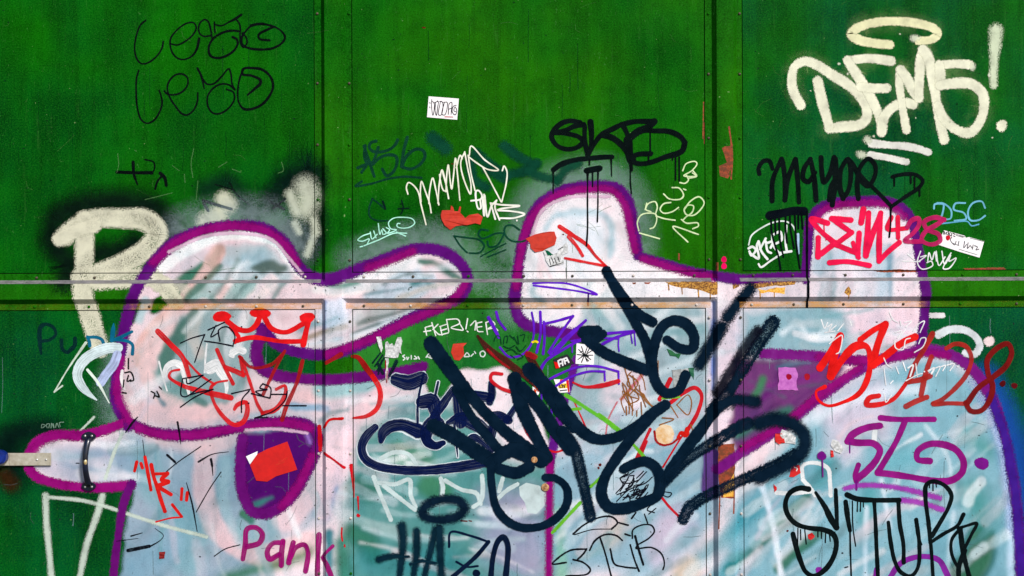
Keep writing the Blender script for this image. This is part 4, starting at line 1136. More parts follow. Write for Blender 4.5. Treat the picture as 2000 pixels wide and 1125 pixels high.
sheet_obj('red_sticker', 'large tilted red rectangular sticker on the dark purple teardrop', 'sticker', 'B8', '370,268 440,232 580,180 650,378 500,425 440,462 362,455 318,345', REDP, [('scratch', (230, 70, 50), 'pen', .7, 5, '520,325 580,295; 500,345 560,322')])
sheet_obj('white_sticker', 'white paper corner sticking out behind the tilted red sticker', 'sticker', 'B8', '290,285 372,248 368,272 318,340', PAPER)
sheet_obj('grey_sticker', 'grey torn square sticker above the right end of the black cup stroke', 'torn sticker', 'B4', '1487,515 1600,502 1610,600 1500,640', flat_mat('grey_residue', (176, 180, 180), (110, 116, 116), 90), jag=3.)
sheet_obj('green_sticker_scrap', 'thin green strip right of the grey torn sticker', 'torn sticker', 'B4', '1600,502 1643,500 1640,585 1630,560 1610,545', flat_mat('green_scrap', (16, 90, 60)), jag=3.)
sheet_obj('pink_sticker', 'pink painted over torn paper with a red dot on the dark purple patch', 'torn sticker', 'B5', '1155,785 1275,785 1290,830 1283,900 1295,945 1150,945 1158,880', flat_mat('pink_over_paper', (196, 110, 190), (160, 70, 160), 60), [('dot', (150, 12, 40), 'marker', 1, 10, 'o 1228,850 20,22')], jag=4.)
tag('red_spot', 'single small red dot right of the pink painted over paper', 'graffiti', [('dot', (170, 24, 40), 'marker', 1, 'B5', 10, 'o 1357,850 22,24')])
sheet_obj('torn_white_paper', 'crumpled white paper scrap between the purple dot and purple letters', 'torn sticker', 'C3', '455,165 495,180 530,225 510,265 470,250 440,205', TORN, jag=3.)
sheet_obj('torn_white_paper', 'crinkled pale paper beside the uppermost red square', 'torn sticker', 'C3', '95,95 150,110 195,150 190,200 120,190 85,140', TORN, jag=4.)
sheet_obj('red_scrap', 'uppermost red square scrap beside the black loop at the right', 'torn sticker', 'C3', '50,125 105,120 118,190 75,200 52,180', REDP, jag=3.)
sheet_obj('red_scrap', 'red and white torn square below the black loop at the right', 'torn sticker', 'C3', '165,350 220,345 228,400 180,430 148,428', REDP, [('tear', (230, 226, 226), 'worn', 1, 8, '185,360 205,372 200,385')], jag=3.)
sheet_obj('red_scrap', 'tiny red scrap under the crumpled white paper at the right', 'torn sticker', 'C3', '440,240 458,245 462,285 440,292', REDP, jag=2.)
sheet_obj('red_scrap', 'tiny red triangular scrap left of the black dripping letters', 'torn sticker', 'C3', '40,480 60,500 62,520 45,535 42,510', REDP, jag=2.)
sheet_obj('red_scrap', 'small red scrap hanging among the runs of the black dripping letters', 'torn sticker', 'C3', '280,835 310,820 330,845 300,870 282,862', REDP, jag=3.)
sheet_obj('dark_red_scrap', 'tiny dark red square on the lower left panel', 'torn sticker', 'B7', '1118,955 1160,952 1155,1000 1120,1005', flat_mat('dark_red', (124, 18, 14)), jag=2.)
sheet_obj('red_torn_patch', 'orange red torn patch below the white zigzag tag', 'torn sticker', 'A7', '950,270 965,230 1030,225 1040,185 1060,200 1065,235 1100,240 1115,190 1130,200 1120,250 1150,280 1165,300 1200,270 1280,255 1315,290 1300,355 1250,340 1180,360 1080,370 1030,400 985,360 955,310', REDT, jag=6.)
sheet_obj('red_torn_patch', 'orange red torn patch on the left side of the middle purple arch', 'torn sticker', 'A8', '170,455 230,425 290,410 370,405 385,450 375,500 320,520 290,540 235,550 205,520 200,490', REDT, jag=6.)
sheet_obj('red_torn_patch', 'small vertical orange red patch crossing the thick black diagonal', 'torn sticker', 'B3', '1060,320 1175,315 1150,350 1155,420 1110,470 1070,460 1040,400 1050,360', REDT, jag=6.)
sheet_obj('scraped_sticker', 'scraped white sticker remains inside the middle purple arch', 'torn sticker', 'A8', '290,550 330,530 350,570 390,555 420,510 460,480 470,550 430,570 440,630 340,655 310,610', TORN, [('print', (30, 30, 34), 'pen', .9, 6, '335,600 345,640; 350,590 365,625; 370,590 385,630; 395,585 405,615; 340,650 430,625; 400,530 430,515; 330,560 345,575'), ('stain', (10, 96, 66), 'flat', 1, 6, 'p 305,535 335,545 365,570 325,575')], jag=5.)
sheet_obj('green_sticker_scrap', 'ragged green scrap below the round black loop', 'torn sticker', 'B5', '370,650 400,665 430,685 470,690 455,720 430,705 395,700', flat_mat('green_scrap_dark', (14, 96, 50)), jag=6.)
sheet_obj('yellow_torn_patch', 'yellow and red torn patch on pale paint inside the heart line', 'torn sticker', 'C2', '830,95 870,60 935,75 960,130 950,170 900,205 850,190 825,140', flat_mat('yellowed_residue', (226, 214, 190), (200, 140, 40), 26), [('tear', (160, 24, 20), 'worn', 1.1, 16, '820,110 835,180 880,205 940,195 980,165 1000,150'), ('tear', (190, 24, 16), 'marker', 1, 34, '1010,120,30 1040,130,50 1050,90,30; 985,150,20 1000,120')], jag=5.)

# ---- purple violet pen scribbles
PV = (92, 26, 186)
tag('violet_pen_tag', 'bright violet marker zigzag letters below the rail, middle panel', 'graffiti', [
    ('letter', PV, 'marker', 1, 'B4', 20, '195,145,26 230,210 268,285,20; 250,105 270,170 315,228|@16 500,110 515,200 510,290 480,360 420,412 340,420 275,355|560,105 562,250 535,390; 585,175 590,290 580,400|585,190 690,165 790,135; 790,135 700,260 620,390; 880,165 760,270 630,400; 880,165 840,205 740,310 640,420; 800,230 720,300'),
    ('letter', PV, 'marker', 1, 'B4', 22, '545,550 600,450 720,370 850,300 1000,262 1235,240|1235,240 1080,290 930,370; @16 780,310 950,290 1110,292'),
    ('drip', PV, 'marker', 1, 'B4', 10, '1112,292 1110,340 1115,382|1195,245 1208,325|1222,245 1230,340|785,330 785,390')])
tag('violet_pen_tag', 'violet arched pen lines with long drips over the small stickers', 'graffiti', [
    ('arch', PV, 'marker', .95, 'B4', 18, '570,610 680,550 820,495 960,488 1110,525|650,640 760,570 900,525 1012,525'),
    ('drip', PV, 'marker', .95, 'B4', 14, '570,610 568,700 570,820|1110,525 1114,612|645,640 640,780 640,910|1012,525 1015,588')])
tag('violet_pen_loop', 'flat violet pen loop with one drip on the horizontal rail', 'graffiti', [
    ('loop', PV, 'marker', 1, 'A8', 15, '220,770 320,765 450,770 560,800 668,848 520,822 350,800 222,785'), ('drip', (60, 14, 110), 'marker', 1, 'A8', 12, '607,840 607,925')])

tag('dark_green_scribble', 'thin dark green pen scribble among the violet zigzag letters', 'graffiti', [
    ('scribble', (6, 58, 34), 'pen', .95, 'B4', 8, '235,310 250,275 275,280 285,330; 300,330 310,280 330,275 325,320; 345,270 380,300; 375,280 400,330; 420,270 450,265 440,310; 400,275 410,330; 300,345 340,360 380,340; 390,350 420,380 460,340; 320,380 360,370 400,400; 410,400 440,420 400,440; 350,410 380,430')])
tag('yellow_spot', 'tiny yellow paint spot behind the violet zigzag letters', 'graffiti', [('spot', (236, 206, 20), 'marker', 1, 'B4', 10, '@16 505,318 525,312 540,318')])

# ---- navy square brush tag with a pale rim
NV, NR = (4, 18, 62), (214, 226, 238)
NB1 = '190,80,50 130,140,60 95,220,62 120,300,64 200,350,62 350,378,62 550,382,70 750,362,76 960,330,60|232,175,40 245,120,74 300,75,88 380,65,96 450,90,110 490,105,120'
NB2 = '478,562,84 555,580,100 632,552,90|@16 648,520 612,700 610,850|640,700,84 700,695,92 716,750,70|@16 738,575 722,650|715,785,60 775,705,58 832,620,44|852,640,50 872,740,74 880,830,70|1072,585,44 1072,660,52 1060,700,50|970,660,66 1060,672,66|1060,795,64 1120,790,64 1180,815,50|1165,815,44 1240,700,40|800,830,30 880,800,70 960,830,92 1040,885,70|1085,840,60 1065,950,44|720,800,64 665,865,70 662,930,66 715,970,50 770,955,36|905,965,30 960,920,48 1010,950,40 1070,1000,40'
NB3 = '640,50,70 560,110,74 555,180,70 620,215,50 665,190,40|745,60,18 760,200 770,290,8'
def grow(t, d):
    """the same strokes, d wider: the pale rim"""
    out = []
    for s_ in t.split('|'):
        tk = s_.split(); r = []
        for q in tk:
            if q[0] == '@': r.append('@%g' % (float(q[1:]) + d)); continue
            v = q.split(',')
            r.append(','.join(v[:2] + (['%g' % (float(v[2]) + d)] if len(v) > 2 else [])))
        out.append(' '.join(r))
    return ';'.join(out)
tag('navy_brush_tag', 'navy square brush lettering with pale rims, middle panel below the white torn paper', 'graffiti', [
    ('rim', NR, 'marker', .9, 'C1', 40, grow(NB1, 11)), ('rim', NR, 'marker', .9, 'Y', 40, grow(NB2, 10)), ('rim', NR, 'marker', .9, 'C1', 40, grow(NB3, 11)),
    ('letter', NV, 'brush', 1.1, 'C1', 60, NB1), ('letter', NV, 'brush', 1.08, 'Y', 60, NB2), ('letter', NV, 'brush', 1.08, 'C1', 60, NB3),
    ('bristle_mark', (8, 30, 40), 'worn', .9, 'B3', 16, '420,400 350,490; 440,420 370,520; 460,430 390,560; 430,470 400,590; @30 400,500 440,580; @30 560,470 500,600; @16 570,480 530,560')])

# ---- red marker writing
RD, RB = (214, 22, 26), (134, 22, 22)
tag('crown_drawing', 'red painted crown with three round tips above the red scrawl', 'graffiti', [
    ('crown', RD, 'marker', 1, 'B2', 38, 'o 480,138 70,38 -8,0; o 752,112 80,36; o 1082,147 56,40; 520,172 600,228 670,235 720,200 745,150; 785,150 830,220 930,248 1060,185; @30 545,215 600,285 575,318; @34 575,310 700,285 900,312 1060,312; @42 1090,180 1075,240 1055,335')])
tag('red_brush_tag', 'red brushed scrawl over black pen lines, left panel below the crown', 'graffiti', [
    ('letter', (206, 26, 32), 'brush', .98, 'B2', 30, '30,242,42 120,335,38 205,425,40 250,560,36; @18 225,440 330,550 430,615|180,512,18 125,525 110,560,24 200,622,28 350,665,40 545,710,46|520,588,16 440,605 405,640,26 430,750 500,850,32 570,900,36 630,880 662,800,34 650,742 590,760 570,790,24|@28 448,372 490,470 560,610; @36 505,495 570,520 632,548; @24 632,548 610,420; @24 620,430 680,600 730,750 770,820; 770,820,36 860,790 928,690 925,625,22 865,650'),
    ('letter', (156, 22, 26), 'brush', .98, 'B2', 24, '605,420 690,495 830,475 915,395; 925,380 850,520 770,690|1050,450,30 1010,600 940,760 905,865,34|1220,462,30 1325,402,36')])
tag('red_brush_hook', 'red brushed hook crossing the left rib from green onto pale paint', 'graffiti', [
    ('hook', (150, 22, 20), 'marker', 1, 'B2', 36, '1400,418,22 1440,425,34 1510,515,44 1560,580,40'), ('hook', RD, 'brush', .98, 'B2', 36, '1545,560,44 1590,640,36 1598,710 1570,790 1500,838,30 1405,852,14'),
    ('hook', RD, 'worn', 1.1, 'B2', 20, '1335,852 1245,862 1205,915'),
    ('drip', (196, 16, 30), 'worn', 1.15, 'B8', 30, '805,75,30 810,160,32 812,240,24|845,260,22 900,295,14 985,360,18|@22 1030,350,32 1040,440,22 1048,570,6|1075,570,16 1080,660,7; o 1078,700 13,14|@12 968,780 966,830 972,870; @9 985,900 988,915')])
tag('red_numerals', 'large red and brown sprayed marker numerals at the right edge', 'graffiti', [
    ('letter', (222, 24, 22), 'marker', .97, 'B6', 54, '508,275 440,390 365,500; 505,285 470,400 440,550; 440,560,60 530,430 620,345 695,350,40 718,440 702,570,44 640,680 530,740,26 420,765,20 350,720 340,665 400,632,30|@46 650,300 740,235 828,188; @52 825,195 780,310 732,480; 740,480 850,395 950,318 1035,280'),
    ('letter', (212, 26, 26), 'marker', .92, 'B6', 38, '780,695 715,710 692,755 780,757 880,720,30 950,640 1000,560'),
    ('letter', (168, 40, 34), 'marker', .86, 'B6', 40, '1158,260 1100,365 1030,485 990,595; 985,598 1080,580 1140,555; 1150,420 1110,540 1078,690; 972,770 1040,735 1118,705|@34 1255,362 1320,330 1395,350 1432,430 1400,540 1310,650 1220,725 1160,752 1280,748 1400,752'),
    ('letter', (118, 18, 18), 'marker', .93, 'B6', 40, '1400,750 1480,640 1590,560 1680,480 1715,390 1690,330 1620,355 1545,440 1550,540 1580,620 1562,720 1500,800 1425,800 1392,745'),
    ('dot', (86, 10, 16), 'marker', 1, 'B6', 40, 'o 1652,610 22,22|o 1735,625 22,22')])
tag('pink_marker_tag', 'bright pink red angular letters and numerals inside the right purple arch', 'graffiti', [
    ('letter', (232, 22, 72), 'marker', .98, 'A5', 40, '635,562 520,532 580,610 690,705; 690,700 590,778; 570,665 568,800|800,540 665,530; 665,530 735,580 805,628; 805,628 700,705; 690,710 790,752 850,775|888,465,44 872,560; 858,632 852,720 850,800; @32 815,700 832,760 855,805|@44 925,490 918,620 905,790; 905,790 960,620 1010,490; 1010,490 1000,660 998,830; 998,830 1060,765 1140,698'),
    ('underline', (232, 22, 72), 'marker', 1, 'A5', 38, '650,840 780,833 930,860'),
    ('numeral', (226, 24, 66), 'marker', .97, 'A5', 32, '1085,520 1058,602 1195,597; 1130,520 1132,665'),
    ('numeral', (190, 30, 96), 'marker', .85, 'A5', 34, '1195,590 1225,545 1275,530 1280,570 1240,630 1180,685 1250,692 1300,690|1455,538 1390,522 1315,555 1335,605 1415,640 1428,685 1365,712 1298,680 1325,620 1400,575 1455,538'),
    ('drip', (226, 22, 66), 'marker', 1, 'A5', 10, '610,560 612,622|625,640 625,680'), ('dot', (236, 10, 92), 'marker', 1, 'F', 10, 'o 1412,507 6,6; o 1412,520 6,6')])
tag('red_pen_initials', 'small red marker initials with ticks on the lower left panel', 'graffiti', [
    ('letter', (204, 28, 24), 'marker', 1, 'B7', 30, '@26 1018,290 1040,410 1060,520; 1062,345 1080,430 1100,490 1130,590 1158,670|@22 1095,408 1175,405; 1175,405 1135,450 1185,462 1110,490; 1130,510 1200,552'),
    ('tick', (204, 28, 24), 'marker', 1, 'B7', 24, '960,325 945,388|990,335 1000,365|1278,512 1272,588|1315,540 1310,592|1210,625 1275,708; @12 1275,712 1200,718 1095,745')])
tag('magenta_word', 'magenta hand painted word crossing the left rib at the bottom', 'graffiti', [
    ('letter', (148, 8, 104), 'brush', 1.02, 'B8', 38, '268,1005 285,900 298,795 360,785 405,830 385,890 300,918|548,890 480,895 440,950 455,1005 520,975; 550,880 540,960 538,1050|622,890 605,950 590,1030; 598,1000 640,925 700,905 725,960 708,1090|@42 802,835 795,960 790,1115; @24 905,905 850,960 825,995; 835,1000 865,1050 895,1118')])
tag('red_arrow', 'red brushed arrow inside the middle purple arch', 'graffiti', [
    ('stroke', (216, 18, 22), 'brush', 1.0, 'A8', 30, '408,370,30 500,430,34 600,500,28 660,575,22 735,648,16|@20 735,648 600,622 445,592|@26 470,440 530,510 570,575')])
tag('red_thin_lines', 'thin red lines and a heart shape among the thick black strokes', 'graffiti', [
    ('line', (196, 22, 34), 'marker', .92, 'B4', 24, '1110,592,34 1000,622,34 870,632,22 790,602,14|@26 290,542 222,540 212,580 280,640 370,672|@30 1480,742 1560,682 1650,640 1695,690 1670,810 1600,935|@12 800,740 850,850 900,960|@12 420,820 460,950 500,1005|@16 620,1080 670,1092 720,1078|@34 1475,580 1440,650 1400,720'),
    ('line', (206, 96, 108), 'soft', .7, 'B4', 24, '1280,545 1200,640 1130,720|@12 1100,740 1040,860 1020,970'),
    ('line', (190, 22, 36), 'marker', .92, 'C2', 22, '790,95 740,200 690,305; 765,180 720,290|@14 1110,0 1000,165 880,360|@20 870,572 925,640 985,700')])
tag('brown_red_streak', 'dark red brown slanting stroke above the thick black letters', 'graffiti', [
    ('stroke', (74, 26, 24), 'brush', 1.0, 'B4', 40, '120,275,20 200,370,50 300,440,56 420,530,44 520,620,30 555,665,10|@50 480,410 520,480 570,560'), ('edge', (150, 20, 28), 'worn', 1, 'B4', 18, '190,370 260,440 340,500; @40 470,400 520,420'),
    ('tip', (236, 84, 20), 'marker', 1, 'B4', 24, '512,600 550,655')])

# ---- thin black pen lines
tag('black_pen_scrawl', 'angular thin black pen lines drawn over the red scrawl, left panel', 'graffiti', [
    ('line', (10, 10, 26), 'pen', 1, 'B2', 10, '190,325 270,290 360,265; 360,265 330,340 290,460|360,310 460,325 560,345; 560,345 572,270 520,210 460,232 468,310; 385,232 500,178; 440,200 405,280 460,250|205,575 195,690 225,702 320,640 405,578; 205,575 350,550; 350,552 240,610 232,580|190,775 300,700 420,650; 420,650 330,668 250,690|550,680 680,650; 690,680 820,712; 675,660 625,720 620,812|770,610 825,640 822,710; 770,610 750,640 800,652 720,665 760,690|715,852 850,800 930,720 942,665; 830,685 940,685; 715,850 800,848|910,765 1075,765; o 670,748 8,6; o 620,210 6,6')])
tag('black_scratch_marks', 'scattered thin black scratches and dashes on the lower left panel', 'graffiti', [
    ('scratch', (8, 10, 20), 'pen', .95, 'B7', 8, '1247,45,16 1258,110 1270,200,4|1003,170,5 1015,280|885,115,10 930,50,16 968,8,8|1410,215 1250,325 1170,390|@16 1175,275 1230,325|1395,322,16 1490,270,8 1605,252,4|@18 1482,305 1490,350; 1490,350,12 1495,420,4|1552,395 1480,500 1378,675|900,945,28 1050,915,22; 1050,920,12 1130,870,6 1148,840,5 1090,790,4|920,845,12 1000,822,5; 820,880,6 970,860,4|1310,470,6 1350,620,12 1385,810,6|1505,985 1580,935 1685,905|535,333 555,333')])
tag('black_pen_letters', 'thin black looping pen letters at the bottom of the middle panel', 'graffiti', [
    ('letter', (10, 14, 20), 'pen', 1, 'C2', 14, '345,935 230,945 130,1010 105,1040 200,1030; 250,1010 320,1030 370,1080 350,1110 200,1125; 280,1010 320,970 345,935|250,830 320,770 430,715 520,710 560,750 520,795; @8 520,795 380,800 260,835|365,945 400,880 470,835 550,840 595,875; 440,860 470,950 500,1060 518,1130|510,935 540,1040 600,1060 690,1070; 650,905 680,1010 712,1090|@18 685,845 710,940 742,1045; @12 665,860 670,800 740,765 800,770 820,810 780,860 700,910 690,930 800,925 870,970 890,1040 880,1080|@10 750,690 772,752; 660,720 690,680; 570,750 635,768; 615,830 650,842')])
rs = random.Random(5)
scr = []
for i in range(30):
    a_ = math.radians(rs.uniform(-62, -10)); L_ = rs.uniform(30, 110)
    x_, y_ = rs.uniform(600, 770), rs.uniform(405, 570)
    scr.append('%d,%d %d,%d %d,%d' % (x_ - L_ / 2 * math.cos(a_), y_ - L_ / 2 * math.sin(a_), x_ + rs.uniform(-14, 14), y_ + rs.uniform(-14, 14), x_ + L_ / 2 * math.cos(a_), y_ + L_ / 2 * math.sin(a_)))
scr += ['550,545 600,480 580,440 620,410', '555,600 640,520 760,470 805,430', '600,590 640,560 650,600', '800,620 770,660 820,680', '780,690 830,650', '640,660 700,650 760,640', '870,555 920,570 940,545 900,535']
tag('black_scribble', 'dense black pen scribble inside the loop of the thick black letter', 'graffiti', [('scribble', (8, 10, 24), 'pen', 1, 'C2', 9, ';'.join(scr))])
scr = []
for i in range(16):
    x_ = rs.uniform(1120, 1290); y_ = rs.uniform(480, 700)
    scr.append('%d,%d %d,%d %d,%d' % (x_, y_, x_ + rs.uniform(-30, 60), y_ + rs.uniform(20, 90), x_ + rs.uniform(-50, 110), y_ + rs.uniform(90, 200)))
scr += ['1165,770 1168,830', '1190,780 1186,820', '1270,740 1275,830', '1240,800 1240,840', '1390,450 1388,560', '1520,760 1600,690 1625,740 1600,830 1520,760', '1480,770 1530,850', '1620,900 1640,960', '1420,850 1500,860 1400,900', '1330,850 1420,800']
tag('ochre_scratches', 'ochre brown scratch lines beside the thick black cup stroke', 'graffiti', [('scratch', (140, 88, 36), 'pen', .95, 'B4', 9, ';'.join(scr))])
tag('white_pen_scrawl', 'thin white pen scrawls over the red numerals at the right', 'graffiti', [
    ('letter', (236, 236, 240), 'pen', .95, 'B6', 8, '375,160 400,220 420,180; 420,210 450,190 430,240 480,200; 400,250 470,240; 490,240 530,190; 580,170 590,200; 430,330 480,290 520,270 500,390 480,400|855,110 880,160 915,180; 850,170 880,150; 930,170 935,200; 960,180 1010,170 970,210; 1020,240 1060,190 1100,170 1070,250; 895,250 940,240 910,290 970,230; 890,300 900,360 950,370 970,300 1000,290; 1060,330 1080,290 1110,290 1090,350 1030,390|815,430 840,480 870,500; 900,490 920,540; 950,460 970,520; 815,500 830,620; 860,610 880,590|@12 985,500 1020,480 1000,560; 1040,470 1050,560; 970,590 1060,545 1085,540; @14 1130,520 1170,500 1150,540; 1180,500 1210,490 1180,560; 1220,490 1250,480 1230,520; 1260,480 1310,470 1280,520; o 1100,525 6,6; o 1335,490 6,6|820,680 830,740 870,690')])
tag('green_spray_line', 'thin bright green sprayed line bending behind the thick black strokes', 'graffiti', [
    ('line', (104, 184, 40), 'spray', .9, 'C2', 24, '200,-40 300,-50; 430,-10 580,105 750,290|520,365 370,500|300,610 170,750 105,820'), ('line', (96, 184, 44), 'spray', .9, 'B4', 28, '740,690 880,780 1010,865 1120,950'), ('line', (120, 190, 60), 'spray', .9, 'B4', 16, '1420,715 1540,705')])

# ---- the huge black sprayed letters, on top of nearly everything
TB = (2, 24, 42)
tag('black_spray_letters', 'thick blue black sprayed strokes and loops filling the middle, crossing the rail', 'graffiti', [
    ('stroke', TB, 'fat', 1.15, 'Y', 88, '695,335,96 760,425,96 860,560,84 1000,730,76 1120,850,80 1250,960,90 1380,1065,100; @62 850,620 940,780 1040,910 1120,1000|1215,555,92 1250,700,88 1330,880,84 1425,1050,70; @78 1260,610 1370,730 1470,880 1560,1000|1310,500,96 1420,620,96 1520,770,90 1590,860,78'),
    ('stroke', TB, 'fat', 1.15, 'C1', 90, '600,70,100 720,130,110 900,250,110 1010,320,110; 1000,330 1150,240,110 1280,280,130 1370,310,110; 1060,370 1180,400 1270,360; @60 1000,330 1008,480 1040,640 1120,740 1230,785 1370,770 1480,700 1540,600 1530,500 1460,440 1385,432'),
    ('stroke', TB, 'fat', 1.15, 'B4', 80, '690,720 760,830 850,940 960,1000 1100,985 1250,900 1350,820 1440,760|@76 870,250,90 960,240,80; 880,300 1000,385 1150,455 1310,515; 1000,260,60 950,300'),
    ('stroke', TB, 'fat', 1.15, 'B5', 74, '-55,105 20,250 120,420 220,600 262,740 272,820 305,910 370,965 450,945 500,840|-60,105 60,290 170,410 270,465|262,740 290,600 335,500 410,455 500,475 560,560 550,650 470,652 370,590'),
    ('stroke', TB, 'soft', 1.1, 'B5', 84, '950,230 860,340 790,430|745,500 680,620 600,760'),
    ('stroke', TB, 'speck', 1.15, 'B5', 96, '1115,470 1020,610 900,800 770,990 690,1090'), ('stroke', (10, 14, 30), 'soft', .9, 'B5', 70, '1010,520 900,670 790,840 720,960'),
    ('stroke', TB, 'fat', 1.15, 'C2', 80, '1240,-40 1150,90 1050,220 940,370 870,480; 870,480 840,560 740,610 600,650 500,640 450,560 470,440 560,290 680,130 800,0|@74 605,372 680,335 760,320 835,370 862,460 845,550'),
    ('stroke', TB, 'speck', 1.15, 'C2', 80, '1480,50 1360,100 1200,205 1020,330 880,470'),
    ('stroke', TB, 'speck', 1.15, 'C2', 84, '175,110 255,220 310,420 372,705'),
    ('stroke', TB, 'speck', 1.15, 'C2', 84, '1020,725 1060,650 1180,565 1330,490 1500,425 1680,345 1800,270'),
    ('stroke', TB, 'soft', 1.1, 'F', 24, '1402,792 1436,780 1476,784'),
    ('stroke', TB, 'soft', 1.15, 'C3', 92, '-60,50 40,25 130,40 220,90 260,160 245,240 180,310 60,375 -60,430')])
tag('black_soft_word', 'soft black sprayed capitals at the bottom of the middle panel', 'graffiti', [
    ('letter', (4, 34, 48), 'soft', 1.1, 'C1', 58, '375,775,66 385,880,58 360,1130,44; 480,810 480,950 458,1130,36; @34 215,1010,44 300,988 425,990,20|@52 615,800 590,900 535,1130,40; 640,790 645,950 655,1130; @26 440,1042 520,1020 608,1035'),
    ('letter', (4, 20, 46), 'marker', 1, 'C1', 32, '708,920,18 720,818 850,840 985,885; 985,885 900,985 735,1130; @16 760,1025 830,1060 910,1055; o 900,1105 30,26|@40 1003,1130 1020,980 1055,875 1090,850 1120,900 1108,1130')])
tag('black_soft_ring', 'soft black sprayed oval ring above the soft black capitals', 'graffiti', [('ring', (4, 26, 44), 'soft', 1.1, 'C1', 66, '600,600 540,640 520,690 580,725 680,728 780,700 815,650 780,600 690,585 600,600')])
tag('purple_marker_tag', 'purple marker letters with a curl and dot on the lower right panel', 'graffiti', [
    ('letter', (138, 18, 118), 'marker', .96, 'C3', 50, '785,70 690,85 590,135 560,180; 560,180 640,190 740,195 785,240 760,310 690,390 630,440; 635,345,40 612,420 620,460|@42 790,15 900,25 1165,25; @46 965,30 900,180 830,300 770,400; 770,400 860,410 1000,430 1150,455 1280,455 1360,400 1372,320 1320,240 1230,202 1130,200 1050,250 1050,305 1135,318'),
    ('dot', (110, 16, 122), 'marker', 1, 'C3', 40, 'o 1500,335 56,44|o 376,280 32,34'), ('underline', (156, 60, 170), 'soft', .95, 'C3', 38, '540,510 650,488 800,492 950,512 1205,578|940,592 1080,612 1225,660'),
    ('drip', (110, 20, 120), 'marker', 1, 'C3', 11, '573,190 573,260|620,460,16 620,520|380,300 384,425'), ('arc', (128, 34, 148), 'marker', .95, 'C3', 42, '860,1130 920,1045 1000,1002 1110,988 1200,1015 1265,1130|755,1130 765,1080|o 357,1085 24,28')])
tag('black_drip_word', 'black dripping letters with many runs at the bottom right', 'graffiti', [
    ('letter', (6, 16, 18), 'marker', 1, 'C3', 38, '285,515 220,508 150,545 122,620 142,700 200,760 290,788 390,800 460,835 480,890 460,990 400,1080 320,1125 265,1095 225,1010 200,930 175,830; 335,540,26 400,640,40 440,720,44 480,785; @30 475,520 480,640 486,790|545,605,36 560,720 575,805,30; 555,555 620,582 730,592 920,592; @30 745,592 755,760 762,940 772,1130; @32 915,600 925,760 950,900 952,1030|@30 845,748 860,880 890,1020 930,1095 1000,1125 1050,1070 1062,900 1040,730; @24 1040,730 1052,840 1080,905,8|@32 1140,890 1125,740 1105,580 1112,485 1160,460 1240,490 1287,555 1270,635 1210,745 1150,845; @26 1142,890 1150,1000 1158,1130; @28 1140,890 1230,830 1330,770 1372,692; @24 1335,790 1400,770 1465,755 1430,830 1380,930; @24 1350,790 1290,870 1290,970 1345,1090; 1350,795 1370,960 1412,1130; 1380,945 1340,1060 1338,1130'),
    ('drip', (6, 12, 14), 'marker', 1, 'C3', 10, '210,790 208,910; 228,800 230,870; 258,800 268,900; 350,810 350,850; 375,810 375,860; 405,820 402,890; 430,820 437,880|628,600 626,672; 650,600 648,670; 668,600 670,640; 592,600 596,780 615,915|1135,470 1133,505; 1158,470 1158,525; 1178,470 1182,500|@13 575,800 580,1000 584,1130; 560,1060 540,1065')])
tag('black_block_tag', 'black dripping marker tag with underlines above the middle purple arch', 'graffiti', [
    ('letter', (4, 14, 14), 'marker', 1, 'A3', 46, '600,178 520,162 440,182 372,240 348,300 380,365 440,403 520,410 590,385 622,345 590,305 520,282 440,268 372,265; 380,265 470,245 560,205 630,195|@44 640,205 640,330 665,460; @56 690,172 700,290,44 690,400,34 670,460|670,460 720,370 790,280 870,240 960,195; @56 800,285 880,310 950,360 1010,430 1040,510|@50 960,195 1080,168 1250,168; 1250,168,64 1200,215 1100,260 1030,320; 1020,330,80 1040,450,60 1045,520; @44 975,200 1010,270 1030,330; @46 1060,295 1150,250 1260,250 1380,255 1480,300 1520,350; 1520,350,54 1500,420,60 1450,450 1350,478,44 1240,520 1150,538 1080,528 1068,480 1100,458 1220,450'),
    ('underline', (4, 16, 16), 'marker', 1, 'A3', 46, '365,592 430,545 560,505 700,490 820,480 880,480|@54 655,600 720,588 770,580'),
    ('drip', (4, 12, 12), 'marker', 1, 'A3', 15, '362,590,26 362,640,14 362,800|872,490,24 872,540,14 875,645|665,600,34 664,680,15 664,900 664,1120 655,1260|757,590,26 755,680,14 755,900 750,1050|708,610 708,740|1038,520,26 1040,600,14 1040,700 1050,800|1055,540 1055,600|1437,480 1437,680|1470,480 1470,690|1215,220 1215,440|1200,455 1200,530|680,500 680,550|1410,480 1410,505')])
tag('black_zigzag_tag', 'black marker zigzag writing with dripping tail below the cream letters', 'graffiti', [
    ('letter', (4, 14, 14), 'marker', .98, 'A5', 36, '155,215 150,175 185,125 225,125 248,180,26; 245,405 250,260 312,110; 318,120 332,220 335,400; 335,400 360,240 410,112; 412,118 425,250 435,415|555,400 540,230 515,110; 515,110 470,180 465,250 500,270 548,205|590,100 595,200 610,275 650,220 682,98; @42 688,110 692,250 682,350 668,435; @34 645,400 660,300 690,250|745,390 722,300 732,180 780,112 800,200 782,330 742,390|@34 852,390 845,270 870,160 925,108 972,160 965,240 920,300 880,270 800,130 770,115; @30 800,130 880,240 980,335 1085,445|@28 1085,445 1170,385 1290,300 1305,260 1250,218 1150,220 1092,235'),
    ('drip', (4, 12, 12), 'marker', 1, 'A5', 13, '1105,240 1105,300|1283,300 1283,370|1220,220 1222,280|1248,240 1248,310|1082,440,22 1080,500,13 1078,580 1070,660')])
